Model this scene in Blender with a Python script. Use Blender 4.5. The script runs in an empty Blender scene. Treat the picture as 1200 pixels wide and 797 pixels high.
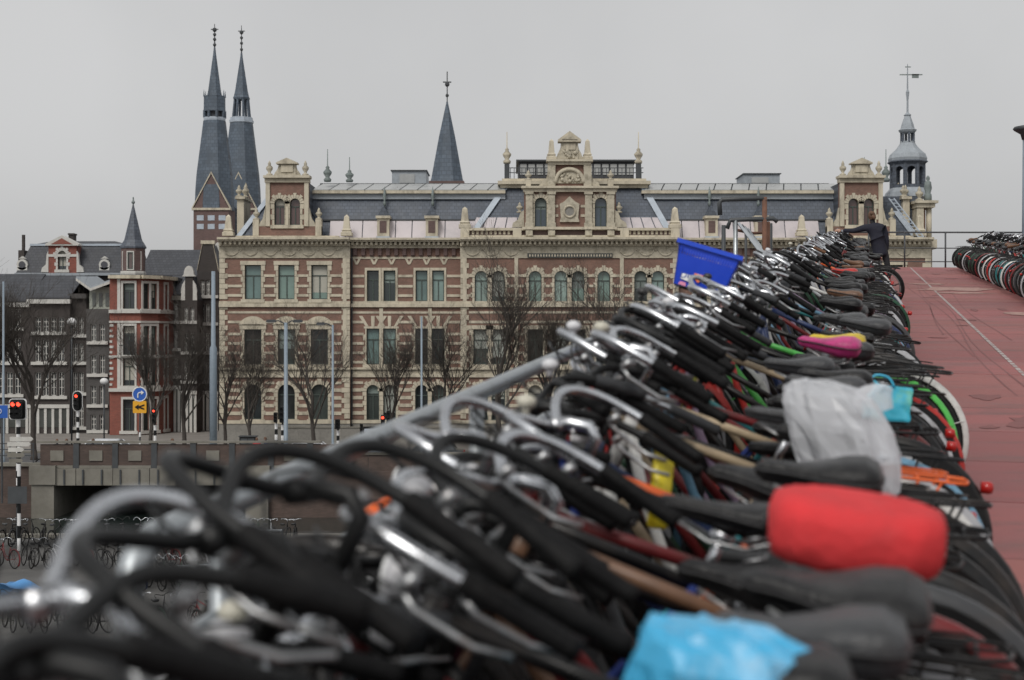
import bpy, math, random
from mathutils import Vector, Matrix
random.seed(11)
S = bpy.context.scene
COL = S.collection
rad = math.radians
F = 1800.0; CAMZ = 8.0          # focal length in photo pixels, camera height above the street

# ------------------------------------------------------------------ camera
cd = bpy.data.cameras.new("camera"); cam = bpy.data.objects.new("camera", cd); COL.objects.link(cam)
cam.location = (0, 0, CAMZ); cam.rotation_euler = (rad(90), 0, 0)
cd.sensor_width = 36.0; cd.lens = 36.0 * F / 1200.0
cd.clip_start = 0.05; cd.clip_end = 6000
cd.dof.use_dof = True; cd.dof.focus_distance = 30.0; cd.dof.aperture_fstop = 3.5; cd.dof.aperture_blades = 7
S.camera = cam

# ------------------------------------------------------------------ world (overcast)
SUN_EL, SUN_AZ = 48.0, 205.0     # high, behind the camera and a little to the left
W = bpy.data.worlds.new("World"); S.world = W; W.use_nodes = True
nt = W.node_tree; nt.nodes.clear()
out = nt.nodes.new("ShaderNodeOutputWorld")
sky = nt.nodes.new("ShaderNodeTexSky"); sky.sky_type = 'NISHITA'; sky.sun_disc = False
sky.sun_elevation = rad(SUN_EL); sky.sun_rotation = rad(SUN_AZ); sky.dust_density = 4.0
hs = nt.nodes.new("ShaderNodeHueSaturation"); hs.inputs['Saturation'].default_value = 0.06
b1 = nt.nodes.new("ShaderNodeBackground"); b1.inputs[1].default_value = 0.05
tc = nt.nodes.new("ShaderNodeTexCoord")
nz = nt.nodes.new("ShaderNodeTexNoise"); nz.inputs['Scale'].default_value = 3.0; nz.inputs['Detail'].default_value = 5
cr = nt.nodes.new("ShaderNodeValToRGB")
cr.color_ramp.elements[0].position = 0.3; cr.color_ramp.elements[0].color = (0.335, 0.337, 0.340, 1)
cr.color_ramp.elements[1].position = 0.7; cr.color_ramp.elements[1].color = (0.425, 0.426, 0.428, 1)
b2 = nt.nodes.new("ShaderNodeBackground"); b2.inputs[1].default_value = 1.0
ad = nt.nodes.new("ShaderNodeAddShader")
L = nt.links.new
L(sky.outputs[0], hs.inputs['Color']); L(hs.outputs[0], b1.inputs[0])
L(tc.outputs['Generated'], nz.inputs['Vector']); L(nz.outputs['Fac'], cr.inputs[0]); L(cr.outputs[0], b2.inputs[0])
L(b1.outputs[0], ad.inputs[0]); L(b2.outputs[0], ad.inputs[1]); L(ad.outputs[0], out.inputs[0])

sd = bpy.data.lights.new("sun", 'SUN'); so = bpy.data.objects.new("sun", sd); COL.objects.link(so)
sd.energy = 1.5; sd.angle = rad(22); sd.color = (1.0, 0.955, 0.885)
_az = rad(SUN_AZ)
sdir = Vector((math.sin(_az) * math.cos(rad(SUN_EL)), math.cos(_az) * math.cos(rad(SUN_EL)), math.sin(rad(SUN_EL))))
so.rotation_euler = sdir.to_track_quat('Z', 'Y').to_euler(); so.location = (-20, -20, 60)

S.view_settings.view_transform = 'Standard'; S.view_settings.look = 'None'
S.view_settings.exposure = 0.0; S.view_settings.gamma = 1.0; S.view_settings.use_curve_mapping = False

# ------------------------------------------------------------------ materials
MATS = {}
def mat(name, col=(.5, .5, .5), rough=.75, metal=0.0, var=.18, scale=2.0, bump=0.0, bscale=30.0, objcol=False,
        spec=.5, dirt=None, dirt_amt=0.0, dirt_scale=6.0, stretch=None, transl=0.0, alpha=1.0):
    m = bpy.data.materials.new(name); m.use_nodes = True; MATS[name] = m
    n = m.node_tree; p = n.nodes['Principled BSDF']; k = n.links.new
    t = n.nodes.new("ShaderNodeTexCoord"); oi = n.nodes.new("ShaderNodeObjectInfo")
    mu = n.nodes.new("ShaderNodeMath"); mu.operation = 'MULTIPLY'; mu.inputs[1].default_value = 57.0
    k(oi.outputs['Random'], mu.inputs[0])
    va = n.nodes.new("ShaderNodeVectorMath"); va.operation = 'ADD'
    k(t.outputs['Object'], va.inputs[0]); k(mu.outputs[0], va.inputs[1])
    vec = va.outputs[0]
    if stretch:
        vm = n.nodes.new("ShaderNodeVectorMath"); vm.operation = 'MULTIPLY'; vm.inputs[1].default_value = stretch
        k(vec, vm.inputs[0]); vec = vm.outputs[0]
    no = n.nodes.new("ShaderNodeTexNoise"); no.inputs['Scale'].default_value = scale; no.inputs['Detail'].default_value = 6; no.inputs['Roughness'].default_value = .65
    k(vec, no.inputs['Vector'])
    mr = n.nodes.new("ShaderNodeMapRange"); mr.inputs[1].default_value = .25; mr.inputs[2].default_value = .75
    mr.inputs[3].default_value = 1 - var; mr.inputs[4].default_value = 1 + var
    k(no.outputs['Fac'], mr.inputs[0])
    mx = n.nodes.new("ShaderNodeVectorMath"); mx.operation = 'SCALE'
    if objcol: k(oi.outputs['Color'], mx.inputs[0])
    else: mx.inputs[0].default_value = col
    k(mr.outputs[0], mx.inputs['Scale'])
    c = mx.outputs[0]
    if dirt:
        n2 = n.nodes.new("ShaderNodeTexNoise"); n2.inputs['Scale'].default_value = dirt_scale; n2.inputs['Detail'].default_value = 8; n2.inputs['Roughness'].default_value = .7
        k(vec, n2.inputs['Vector'])
        m2 = n.nodes.new("ShaderNodeMapRange"); m2.inputs[1].default_value = .48; m2.inputs[2].default_value = .68; m2.inputs[4].default_value = dirt_amt
        k(n2.outputs['Fac'], m2.inputs[0])
        mm = n.nodes.new("ShaderNodeMix"); mm.data_type = 'RGBA'; mm.inputs['B'].default_value = (*dirt, 1)
        k(m2.outputs[0], mm.inputs['Factor']); k(c, mm.inputs['A']); c = mm.outputs['Result']
    k(c, p.inputs['Base Color'])
    p.inputs['Roughness'].default_value = rough; p.inputs['Metallic'].default_value = metal
    p.inputs['Specular IOR Level'].default_value = spec
    if rough < .9:
        r2 = n.nodes.new("ShaderNodeMapRange"); r2.inputs[1].default_value = .3; r2.inputs[2].default_value = .7
        r2.inputs[3].default_value = max(.03, rough - .1); r2.inputs[4].default_value = min(1, rough + .12)
        k(no.outputs['Fac'], r2.inputs[0]); k(r2.outputs[0], p.inputs['Roughness'])
    if transl:
        p.inputs['Transmission Weight'].default_value = transl
        p.inputs['IOR'].default_value = 1.15
    if alpha < 1: p.inputs['Alpha'].default_value = alpha
    if bump:
        n3 = n.nodes.new("ShaderNodeTexNoise"); n3.inputs['Scale'].default_value = bscale; n3.inputs['Detail'].default_value = 4
        k(vec, n3.inputs['Vector'])
        bp = n.nodes.new("ShaderNodeBump"); bp.inputs['Strength'].default_value = bump; bp.inputs['Distance'].default_value = .02
        k(n3.outputs['Fac'], bp.inputs['Height']); k(bp.outputs[0], p.inputs['Normal'])
    return m
def emis(name, col, strength):
    m = mat(name, col, .4); p = m.node_tree.nodes['Principled BSDF']
    p.inputs['Emission Color'].default_value = (*col, 1); p.inputs['Emission Strength'].default_value = strength
    return m
def brickmat(name, col, mortar, rough=.9, var=.2, scale=1.0, bw=.22, rh=.07, ms=.008):
    m = mat(name, col, rough, var=var, scale=.8, dirt=(col[0] * .55, col[1] * .6, col[2] * .65), dirt_amt=.55, dirt_scale=.35)
    n = m.node_tree; k = n.links.new; p = n.nodes['Principled BSDF']
    src = p.inputs['Base Color'].links[0].from_socket
    t = [x for x in n.nodes if x.bl_idname == 'ShaderNodeTexCoord'][0]
    sp = n.nodes.new("ShaderNodeSeparateXYZ"); k(t.outputs['Object'], sp.inputs[0])
    cb = n.nodes.new("ShaderNodeCombineXYZ"); k(sp.outputs[0], cb.inputs[0]); k(sp.outputs[2], cb.inputs[1])
    b = n.nodes.new("ShaderNodeTexBrick"); b.inputs['Scale'].default_value = scale; b.inputs['Brick Width'].default_value = bw; b.inputs['Row Height'].default_value = rh
    b.inputs['Mortar Size'].default_value = ms; b.inputs['Mortar'].default_value = (*mortar, 1)
    b.inputs['Color1'].default_value = (1.15, 1.15, 1.15, 1); b.inputs['Color2'].default_value = (.8, .8, .8, 1)
    k(cb.outputs[0], b.inputs['Vector'])
    mm = n.nodes.new("ShaderNodeMix"); mm.data_type = 'RGBA'; mm.blend_type = 'MULTIPLY'; mm.inputs['Factor'].default_value = .8
    k(src, mm.inputs['A']); k(b.outputs['Color'], mm.inputs['B']); 
    m3 = n.nodes.new("ShaderNodeMix"); m3.data_type = 'RGBA'; m3.inputs['B'].default_value = (*mortar, 1)
    k(b.outputs['Fac'], m3.inputs['Factor']); k(mm.outputs['Result'], m3.inputs['A']); k(m3.outputs['Result'], p.inputs['Base Color'])
    return m
mat('stone', (.52, .47, .37), .9, var=.18, scale=.9, dirt=(.20, .175, .135), dirt_amt=.7, dirt_scale=1.3, bump=.3, bscale=6, stretch=(1.3, 1.3, .45))
mat('carved', (.45, .41, .325), .9, var=.2, scale=3, dirt=(.17, .15, .11), dirt_amt=.75, dirt_scale=2.6, bump=.8, bscale=7)
mat('plinth', (.23, .22, .20), .9, var=.2, scale=.8, dirt=(.12, .12, .11), dirt_amt=.5)
brickmat('brick', (.205, .108, .082), (.20, .155, .125), var=.3)
brickmat('brick_dark', (.052, .043, .041), (.06, .055, .05), var=.3)
brickmat('brick_grey', (.085, .080, .078), (.08, .078, .075), var=.3)
brickmat('brick_red', (.235, .068, .048), (.19, .11, .09))
brickmat('brick_church', (.135, .085, .078), (.13, .10, .095))
brickmat('slate', (.088, .103, .13), (.05, .058, .072), .6, .3, bw=.35, rh=.26, ms=.02)
brickmat('slate_dark', (.058, .061, .07), (.032, .034, .04), .7, .3, bw=.35, rh=.26, ms=.02)
brickmat('spire_slate', (.088, .113, .145), (.055, .07, .09), .65, .28, bw=.6, rh=.5, ms=.03)
mat('zinc_pale', (.50, .455, .47), .5, var=.10, scale=.7, dirt=(.33, .31, .33), dirt_amt=.5, dirt_scale=.5)
mat('zinc', (.30, .33, .36), .5, var=.2, scale=1.0, dirt=(.18, .2, .22), dirt_amt=.5)
mat('lead', (.38, .43, .49), .5, var=.2, scale=1.5)
mat('copper', (.17, .20, .195), .7, var=.3)
mat('skyglass', (.36, .37, .37), .3, var=.15, scale=.6)
mat('pane', objcol=True, rough=.12, var=.3, scale=.5, spec=.7)
mat('blind', objcol=True, rough=.8, var=.1)
mat('frame_green', (.055, .075, .065), .6)
mat('white_paint', (.52, .51, .48), .6, var=.12, dirt=(.40, .39, .36), dirt_amt=.5)
mat('wood_dark', (.06, .045, .035), .7)
mat('bark', (.062, .053, .046), .95, var=.3, scale=3, bump=.5, bscale=12)
mat('asphalt', (.085, .085, .088), .85, var=.2, scale=.6, bump=.2, bscale=40)
mat('paving', (.20, .185, .17), .9, var=.22, scale=.7)
mat('quay_stone', (.085, .083, .080), .9, var=.3, scale=.5, dirt=(.05, .05, .048), dirt_amt=.6, dirt_scale=.3)
brickmat('quay_brick', (.095, .064, .054), (.07, .06, .052), var=.4)
mat('stain', (.185, .070, .067), .7, var=.2, scale=5, dirt=(.23, .084, .08), dirt_amt=.8, dirt_scale=7)
mat('concrete', (.19, .18, .155), .9, var=.25, scale=.7, dirt=(.13, .12, .10), dirt_amt=.7, dirt_scale=.9)
mat('water', (.02, .028, .026), .08, var=.1, bump=.35, bscale=1.4, spec=.6)
mat('galv', (.42, .45, .47), .42, metal=.75, var=.14, scale=6, dirt=(.24, .25, .25), dirt_amt=.5, dirt_scale=12)
mat('post_blue', (.21, .26, .31), .5, var=.12, scale=.8, dirt=(.13, .15, .17), dirt_amt=.4)
mat('rust', (.15, .075, .05), .85, var=.4, scale=9)
mat('black_metal', (.010, .0105, .011), .42, var=.2, spec=.3)
mat('iron', (.05, .055, .06), .55, var=.25)
mat('white_matte', (.72, .72, .72), .6, var=.08)
mat('sign_blue', (.02, .10, .42), .45, var=.08)
mat('sign_yellow', (.72, .36, .02), .5, var=.08)
mat('line_white', (.40, .37, .36), .8, var=.3, scale=6, dirt=(.26, .12, .115), dirt_amt=.75, dirt_scale=14)
mat('worn', (.36, .23, .20), .85, var=.3, scale=4, dirt=(.24, .10, .095), dirt_amt=.9, dirt_scale=5)
mat('deck', objcol=True, rough=.62, var=.16, scale=.7, dirt=(.15, .085, .08), dirt_amt=.75, dirt_scale=1.3, stretch=(.7, 1.9, 1), bump=.3, bscale=60, spec=.35)
# bicycle materials
mat('paint', objcol=True, spec=.35, rough=.34, var=.2, scale=8, dirt=(.07, .052, .04), dirt_amt=.35, dirt_scale=9)
mat('rubber', objcol=True, rough=.56, var=.2, scale=14, dirt=(.024, .0235, .023), dirt_amt=.4, dirt_scale=9, spec=.12, bump=.22, bscale=110)
mat('vinyl', objcol=True, rough=.40, var=.25, scale=9, dirt=(.05, .049, .048), dirt_amt=.45, dirt_scale=16, spec=.36, bump=.25, bscale=95)
mat('cloth', objcol=True, rough=.85, var=.15, scale=12, bump=.3, bscale=25)
mat('plastic', objcol=True, rough=.35, var=.08, scale=6)
mat('chrome', (.60, .62, .65), .26, metal=1.0, var=.12, scale=10, dirt=(.25, .22, .20), dirt_amt=.4, dirt_scale=22)
mat('steel', (.42, .43, .44), .42, metal=.9, var=.25, scale=20, dirt=(.16, .10, .07), dirt_amt=.55, dirt_scale=25)
mat('tyre', (.018, .018, .019), .8, var=.3, scale=9, dirt=(.085, .08, .07), dirt_amt=.5, dirt_scale=11, spec=.2)
mat('reflector', (.38, .015, .012), .22, var=.1)
mat('lens', (.65, .66, .66), .12, var=.05)
mat('bagfilm_white', (.72, .74, .78), .24, var=.05, scale=3, bump=.1, bscale=9, alpha=.52)
mat('bagfilm_blue', (.06, .40, .68), .35, var=.18, scale=5, dirt=(.55, .60, .66), dirt_amt=.85, dirt_scale=3.2, bump=.4, bscale=14)
mat('bagfilm_cyan', (.05, .45, .62), .4, var=.15, scale=5, dirt=(.25, .52, .12), dirt_amt=.7, dirt_scale=5)
mat('skin', (.45, .27, .20), .6, var=.08)
mat('hair', (.11, .055, .030), .6, var=.35, scale=25, bump=.6, bscale=60)
mat('coat', (.013, .014, .026), .9, var=.25, scale=8, bump=.4, bscale=40)
emis('red_lamp', (1.0, .06, .03), 3.0)
emis('lamp_white', (1, .97, .9), 1.6)

# ------------------------------------------------------------------ geometry helpers
ORG = {}
class MB:
    def __init__(s): s.v = []; s.f = []
    def add(s, vs, fs):
        b = len(s.v); s.v += [tuple(p) for p in vs]; s.f += [tuple(b + i for i in f) for f in fs]; return s
    def box(s, x0, x1, y0, y1, z0, z1):
        return s.add([(x0, y0, z0), (x1, y0, z0), (x1, y1, z0), (x0, y1, z0), (x0, y0, z1), (x1, y0, z1), (x1, y1, z1), (x0, y1, z1)],
                     [(0, 3, 2, 1), (4, 5, 6, 7), (0, 1, 5, 4), (1, 2, 6, 5), (2, 3, 7, 6), (3, 0, 4, 7)])
    def frustum(s, a, za, b, zb):      # a,b = (x0,x1,y0,y1)
        vs = [(a[0], a[2], za), (a[1], a[2], za), (a[1], a[3], za), (a[0], a[3], za), (b[0], b[2], zb), (b[1], b[2], zb), (b[1], b[3], zb), (b[0], b[3], zb)]
        return s.add(vs, [(0, 3, 2, 1), (4, 5, 6, 7), (0, 1, 5, 4), (1, 2, 6, 5), (2, 3, 7, 6), (3, 0, 4, 7)])
    def quad(s, a, b, c, d): return s.add([a, b, c, d], [(0, 1, 2, 3)])
    def prism(s, poly, y0, y1):        # poly of (x,z), extruded along y
        n = len(poly)
        return s.add([(x, y0, z) for x, z in poly] + [(x, y1, z) for x, z in poly],
                     [tuple(range(n)), tuple(range(2 * n - 1, n - 1, -1))] + [(i, i + n, (i + 1) % n + n, (i + 1) % n) for i in range(n)])
    def slab(s, pts, off):             # any planar polygon given thickness vector
        n = len(pts); o = Vector(off)
        return s.add([tuple(p) for p in pts] + [tuple(Vector(p) + o) for p in pts],
                     [tuple(range(n)), tuple(range(2 * n - 1, n - 1, -1))] + [(i, i + n, (i + 1) % n + n, (i + 1) % n) for i in range(n)])
    def tube(s, pts, r, n=8, closed=False, caps=True):
        pts = [Vector(p) for p in pts]; m = len(pts)
        rs = r if isinstance(r, (list, tuple)) else [r] * m
        up = None; b = len(s.v)
        for i, p in enumerate(pts):
            if closed: t = pts[(i + 1) % m] - pts[i - 1]
            else: t = pts[min(i + 1, m - 1)] - pts[max(i - 1, 0)]
            if t.length < 1e-9: t = Vector((0, 0, 1))
            t.normalize()
            if up is None:
                up = Vector((0, 0, 1)) if abs(t.z) < .9 else Vector((1, 0, 0))
            a = up - t * up.dot(t)
            if a.length < 1e-6: a = t.orthogonal()
            a.normalize(); c = t.cross(a); up = a
            for j in range(n):
                q = 2 * math.pi * j / n
                s.v.append(tuple(p + (a * math.cos(q) + c * math.sin(q)) * rs[i]))
        for i in range(m if closed else m - 1):
            i2 = (i + 1) % m
            for j in range(n):
                s.f.append((b + i * n + j, b + i * n + (j + 1) % n, b + i2 * n + (j + 1) % n, b + i2 * n + j))
        if caps and not closed:
            s.f.append(tuple(b + j for j in range(n - 1, -1, -1))); s.f.append(tuple(b + (m - 1) * n + j for j in range(n)))
        return s
    def lathe(s, prof, n=12, c=(0, 0, 0), a0=0.0):
        b = len(s.v); m = len(prof)
        for r, z in prof:
            for j in range(n):
                q = a0 + 2 * math.pi * j / n
                s.v.append((c[0] + r * math.cos(q), c[1] + r * math.sin(q), c[2] + z))
        for i in range(m - 1):
            for j in range(n):
                s.f.append((b + i * n + j, b + i * n + (j + 1) % n, b + (i + 1) * n + (j + 1) % n, b + (i + 1) * n + j))
        s.f.append(tuple(b + j for j in range(n - 1, -1, -1))); s.f.append(tuple(b + (m - 1) * n + j for j in range(n)))
        return s
    def ball(s, c, r, n=10, m=6, sc=(1, 1, 1)):
        pr = [(max(1e-4, r * math.sin(math.pi * i / m)), -r * math.cos(math.pi * i / m)) for i in range(m + 1)]
        b = len(s.v); s.lathe(pr, n)
        for i in range(b, len(s.v)):
            x, y, z = s.v[i]; s.v[i] = (c[0] + x * sc[0], c[1] + y * sc[1], c[2] + z * sc[2])
        return s
    def xform(s, M, b=0):
        s.v[b:] = [tuple(M @ Vector(p)) for p in s.v[b:]]; return s
    def mesh(s, name, m, smooth=False, org=(0, 0, 0)):
        me = bpy.data.meshes.new(name)
        ox, oy, oz = org
        me.from_pydata([(x - ox, y - oy, z - oz) for x, y, z in s.v], [], s.f)
        me.materials.append(MATS[m] if isinstance(m, str) else m)
        if smooth:
            me.polygons.foreach_set('use_smooth', [True] * len(me.polygons))
        me.update()
        return me
    def build(s, name, m, parent=None, smooth=False, kind=None, color=None):
        """vertices are in world metres; the object sits at its parent's base"""
        org = ORG.get(parent, Vector((0, 0, 0))) if parent else Vector((0, 0, 0))
        o = put(s.mesh(name, m, smooth, org), name, parent)
        if parent: ORG[o] = org
        if kind: o['kind'] = kind
        if color: o.color = (*color, 1)
        return o
def put(me, name, parent=None, loc=None, rot=None, color=None, scale=None):
    o = bpy.data.objects.new(name, me); COL.objects.link(o)
    if parent: o.parent = parent
    if loc is not None: o.location = loc
    if rot is not None: o.rotation_euler = rot
    if scale is not None: o.scale = scale
    if color is not None: o.color = (color[0], color[1], color[2], 1)
    return o
def tag(o, label, cat, group=None):
    o['label'] = label; o['category'] = cat
    if group: o['group'] = group
    return o
def thing(name, label, cat, loc=(0, 0, 0), group=None):
    o = bpy.data.objects.new(name, None); COL.objects.link(o); o.location = loc; o.empty_display_size = .2
    ORG[o] = Vector(loc)
    return tag(o, label, cat, group)
def struct(o): o['kind'] = 'structure'; return o
def P(px, py, d): return Vector(((px - 600) / F * d, d, CAMZ - (py - 398.5) / F * d))
def arc(cx, cz, r, a0, a1, n): return [(cx + r * math.cos(rad(a0 + (a1 - a0) * i / n)), cz + r * math.sin(rad(a0 + (a1 - a0) * i / n))) for i in range(n + 1)]
# ================================================================== SETTING
TH = math.atan(411.0 / F); ST, CT = math.sin(TH), math.cos(TH); SLOPE = 137.5 / F; DZ0 = CAMZ - 1.53
def D(u, v, h=0.0):              # ramp coordinates: u up the ramp, v across to the right, h above the deck
    X = u * ST + v * CT; Y = u * CT - v * ST
    return Vector((X, Y, DZ0 + SLOPE * Y + h))
def dslab(mb, u0, u1, v0, v1, h0, h1):
    p = [D(u0, v0, h0), D(u0, v1, h0), D(u1, v1, h0), D(u1, v0, h0), D(u0, v0, h1), D(u0, v1, h1), D(u1, v1, h1), D(u1, v0, h1)]
    mb.add(p, [(0, 3, 2, 1), (4, 5, 6, 7), (0, 1, 5, 4), (1, 2, 6, 5), (2, 3, 7, 6), (3, 0, 4, 7)]); return mb

g = MB(); g.quad((-3000, 96, .2), (3000, 96, .2), (3000, 4500, .2), (-3000, 4500, .2)); struct(g.build('ground', 'paving'))
g = MB(); g.quad((-3000, 82.6, .9), (3000, 82.6, .9), (3000, 96, .2), (-3000, 96, .2)); struct(g.build('street_slope', 'paving'))
g = MB(); g.quad((-300, 94, .312), (300, 94, .312), (300, 106, .206), (-300, 106, .206)); struct(g.build('road', 'asphalt'))
g = MB(); g.box(-300, 300, 106, 116.2, .1, .33); struct(g.build('pavement', 'paving'))
g = MB(); g.box(-300, 300, 105.8, 106, .1, .335); struct(g.build('kerb', 'concrete'))
g = MB(); g.box(-3000, 3000, -400, 66, -2.5, -.5); struct(g.build('quay', 'quay_stone'))
g = MB(); g.quad((-3000, 66, -1.5), (3000, 66, -1.5), (3000, 110, -1.5), (-3000, 110, -1.5)); struct(g.build('water', 'water'))
g = MB(); g.box(-300, 300, 65.7, 66.1, -.5, -.32); struct(g.build('quay_coping', 'concrete'))
g = MB(); g.box(-26, -19.5, 43.5, 48.5, -.5, -.44)
struct(g.build('platform', mat('platform_green', (.09, .115, .10), .8, var=.25)))
g = MB(); g.box(-26, -19.7, 48.2, 48.32, -.44, -.435); g.box(-26, -19.7, 44.6, 44.68, -.44, -.435); struct(g.build('platform_line', 'white_matte'))

# canal wall and bridge
g = MB(); g.box(-300, -25.2, 82.2, 82.6, -2.4, 1.25); struct(g.build('canal_wall', 'quay_brick'))
g = MB(); g.box(-300, -25.2, 82.05, 82.7, 1.25, 1.42); struct(g.build('wall_coping', 'concrete'))
g = MB(); g.box(-13.4, 300, 82.2, 82.6, -2.4, .95); struct(g.build('canal_wall', 'quay_brick'))

br = thing('canal_bridge', 'low canal bridge with concrete beam and brown parapet panels above dark opening', 'bridge', (-19, 82.4, -1.5))
MB().box(-25.2, -13.4, 82.0, 94, .55, .88).build('beam', 'concrete', br)
for i in range(6): MB().box(-25.2 + i * 1.966, -25.2 + (i + 1) * 1.966 - .03, 81.85 + .02 * (i % 2), 82.25, .25, 1.15).build('beam_block', 'concrete', br)
for i in range(12): MB().box(-24.9 + i, -24.82 + i, 81.78, 81.86, .3, 1.1).build('fender', 'iron', br)
for x0, x1 in ((-25.6, -24.4), (-14.2, -13.0)):
    MB().box(x0, x1, 81.8, 93, -2.4, .55).build('abutment', 'concrete', br)
    MB().box(x0 - .1, x1 + .1, 81.7, 82.6, .3, 1.3).build('pier_block', 'concrete', br)
MB().box(-24.4, -14.2, 93, 93.3, -2.4, .55).build('rear_wall', 'brick_dark', br)
x = -25.2; i = 0
while x < -10.2:
    MB().box(x, x + 1.78, 82.05, 82.3, 1.15, 2.42).build('parapet_panel', 'quay_brick', br)
    MB().box(x + .55, x + 1.25, 81.99, 82.06, 1.55, 2.1).build('plaque', 'concrete', br)
    MB().box(x + .02, x + 1.76, 81.97, 82.06, 1.16, 1.3).build('base_moulding', 'concrete', br)
    MB().box(x + 1.78, x + 2.08, 81.98, 82.37, 1.1, 2.5).build('parapet_post', 'iron', br)
    x += 2.08; i += 1
MB().box(-25.4, -10.2, 81.95, 82.4, 2.5, 2.6).build('coping', 'concrete', br)
MB().box(-13.0, -10.2, 82.05, 82.3, .95, 1.15).build('base_course', 'concrete', br)
# railing on the brick canal wall
rl = thing('wall_railing', 'thin dark railing on top of the brick canal wall', 'railing', (-30, 82.4, 1.42))
for i in range(14):
    x = -25.7 - i * 1.25
    MB().box(x, x + .06, 82.35, 82.41, 1.42, 2.42).build('post', 'iron', rl)
for z in (2.42, 2.1, 1.78): MB().box(-42.1, -25.6, 82.36, 82.40, z, z + .05).build('rail', 'iron', rl)
# long low parapet of the street edge, right of the bridge
lp = thing('street_parapet', 'low dark brown wall along the street edge beyond the bridge', 'wall', (0, 83, .9))
for i in range(20):
    x = -10.1 + i * 2.4
    MB().box(x, x + 2.37, 82.35, 82.6, .9, 1.85).build('wall_panel', 'quay_brick', lp)
MB().box(-10.1, 37.9, 82.28, 82.67, 1.85, 1.97).build('coping', 'concrete', lp)
# railing along the quay, by the lower bicycles
qr = thing('quay_railing', 'pale steel handrail in front of the lower bicycle stand', 'railing', (-15, 62, -.5))
for y, x0, x1 in ((58.5, -15.0, -9.0), (50.5, -11.0, -6.5)):
    for z in (.55, .1): MB().tube([(x0, y, z), (x1, y + 1.6, z)], .045, 6).build('rail', 'galv', qr)
    for k in range(4):
        t = k / 3.0; xx = x0 + (x1 - x0) * t; MB().tube([(xx, y + 1.6 * t, -.5), (xx, y + 1.6 * t, .57)], .045, 6).build('post', 'iron', qr)

# ------------------------------------------------------------------ the bicycle ramp
V0, V1, U0, U1 = -1.42, 6.2, -3.0, 54.6
dk = MB(); dslab(dk, U0, U1, V0, V1, -.42, -.022); dk = struct(dk.build('deck', 'concrete'))
u = U0; i = 0
rnd = random.Random(5)
while u < U1 - .1:
    e = min(u + 1.475, U1); pm = MB(); dslab(pm, u + .007, e - .007, V0, V1, -.021, rnd.uniform(-.0015, .0015)); q_ = rnd.uniform(.88, 1.1); pm.build('deck_panel', 'deck', dk, color=(.27 * q_, .099 * q_ * rnd.uniform(.95, 1.06), .094 * q_)); u = e
ln = MB()
u = 1.0
while u < 53.5:
    l = rnd.uniform(.20, .27); m_ = MB(); dslab(m_, u, u + l, 1.555, 1.60, .003, .006); m_.build('paint_dash', 'line_white', dk); u += l + rnd.uniform(.08, .13)
for (cu, cv, ru, rv) in ((36.6, 2.0, 1.1, .95), (34.7, 2.1, .45, .75), (39.5, 1.55, .5, .45), (10.8, 2.25, .08, .22), (20.5, 2.5, .25, .3), (15.2, 1.9, .12, .35), (27.0, 2.6, .5, .3)):
    pts = []
    for k in range(22):
        a = 2 * math.pi * k / 22; f_ = rnd.uniform(.55, 1.15); pts.append(D(cu + ru * f_ * math.sin(a), cv + rv * f_ * math.cos(a), .0075))
    m_ = MB(); m_.slab(pts, (0, 0, .001)); m_.build('worn_patch', 'worn', dk)
for k_ in range(26):
    cu, cv = rnd.uniform(6, 52), rnd.uniform(.8, 2.7); ru, rv = rnd.uniform(.05, .5), rnd.uniform(.04, .2); pts = []
    for k in range(16):
        a = 2 * math.pi * k / 16; f_ = rnd.uniform(.5, 1.15); pts.append(D(cu + ru * f_ * math.sin(a), cv + rv * f_ * math.cos(a), .0045))
    m_ = MB(); m_.slab(pts, (0, 0, .0008)); m_.build('stain', 'stain', dk)
for k_ in range(5):
    v_ = rnd.uniform(1.0, 2.6); u_ = rnd.uniform(6, 22); L1 = rnd.uniform(10, 26); dv_ = rnd.uniform(-.35, .35); m_ = MB(); n_ = 18
    for j in range(n_): 
        ua, ub = u_ + L1 * j / n_, u_ + L1 * (j + 1) / n_; va = v_ + dv_ * j / n_ + .07 * math.sin(ua * .4 + k_); vb = v_ + dv_ * (j + 1) / n_ + .07 * math.sin(ub * .4 + k_)
        m_.quad(D(ua, va, .0022), D(ua, va + .022, .0022), D(ub, vb + .022, .0022), D(ub, vb, .0022))
    m_.build('tyre_mark', 'stain', dk)
eb = MB(); dslab(eb, U0, U1, V0 - .12, V0, -.55, .10); struct(eb.build('deck_edge', 'galv'))
eb = MB(); dslab(eb, U0, U1, V1, V1 + .12, -.55, .10); struct(eb.build('deck_edge', 'galv'))
for k in range(10):
    for v in (-.6, 5.2):
        p = D(2 + 5.6 * k, v, -.42); c = MB(); c.tube([(p.x, p.y, -.5), (p.x, p.y, p.z + .05)], .16, 12)
        tag(c.build('support_column', 'galv', smooth=True), 'round galvanised column carrying the red bicycle ramp', 'column', 'columns under the bicycle ramp')
# stair landing outside the left railing
ld = MB(); dslab(ld, 19.0, 25.0, -2.45, V0 - .13, -.35, -.01); struct(ld.build('landing', 'concrete'))

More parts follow.
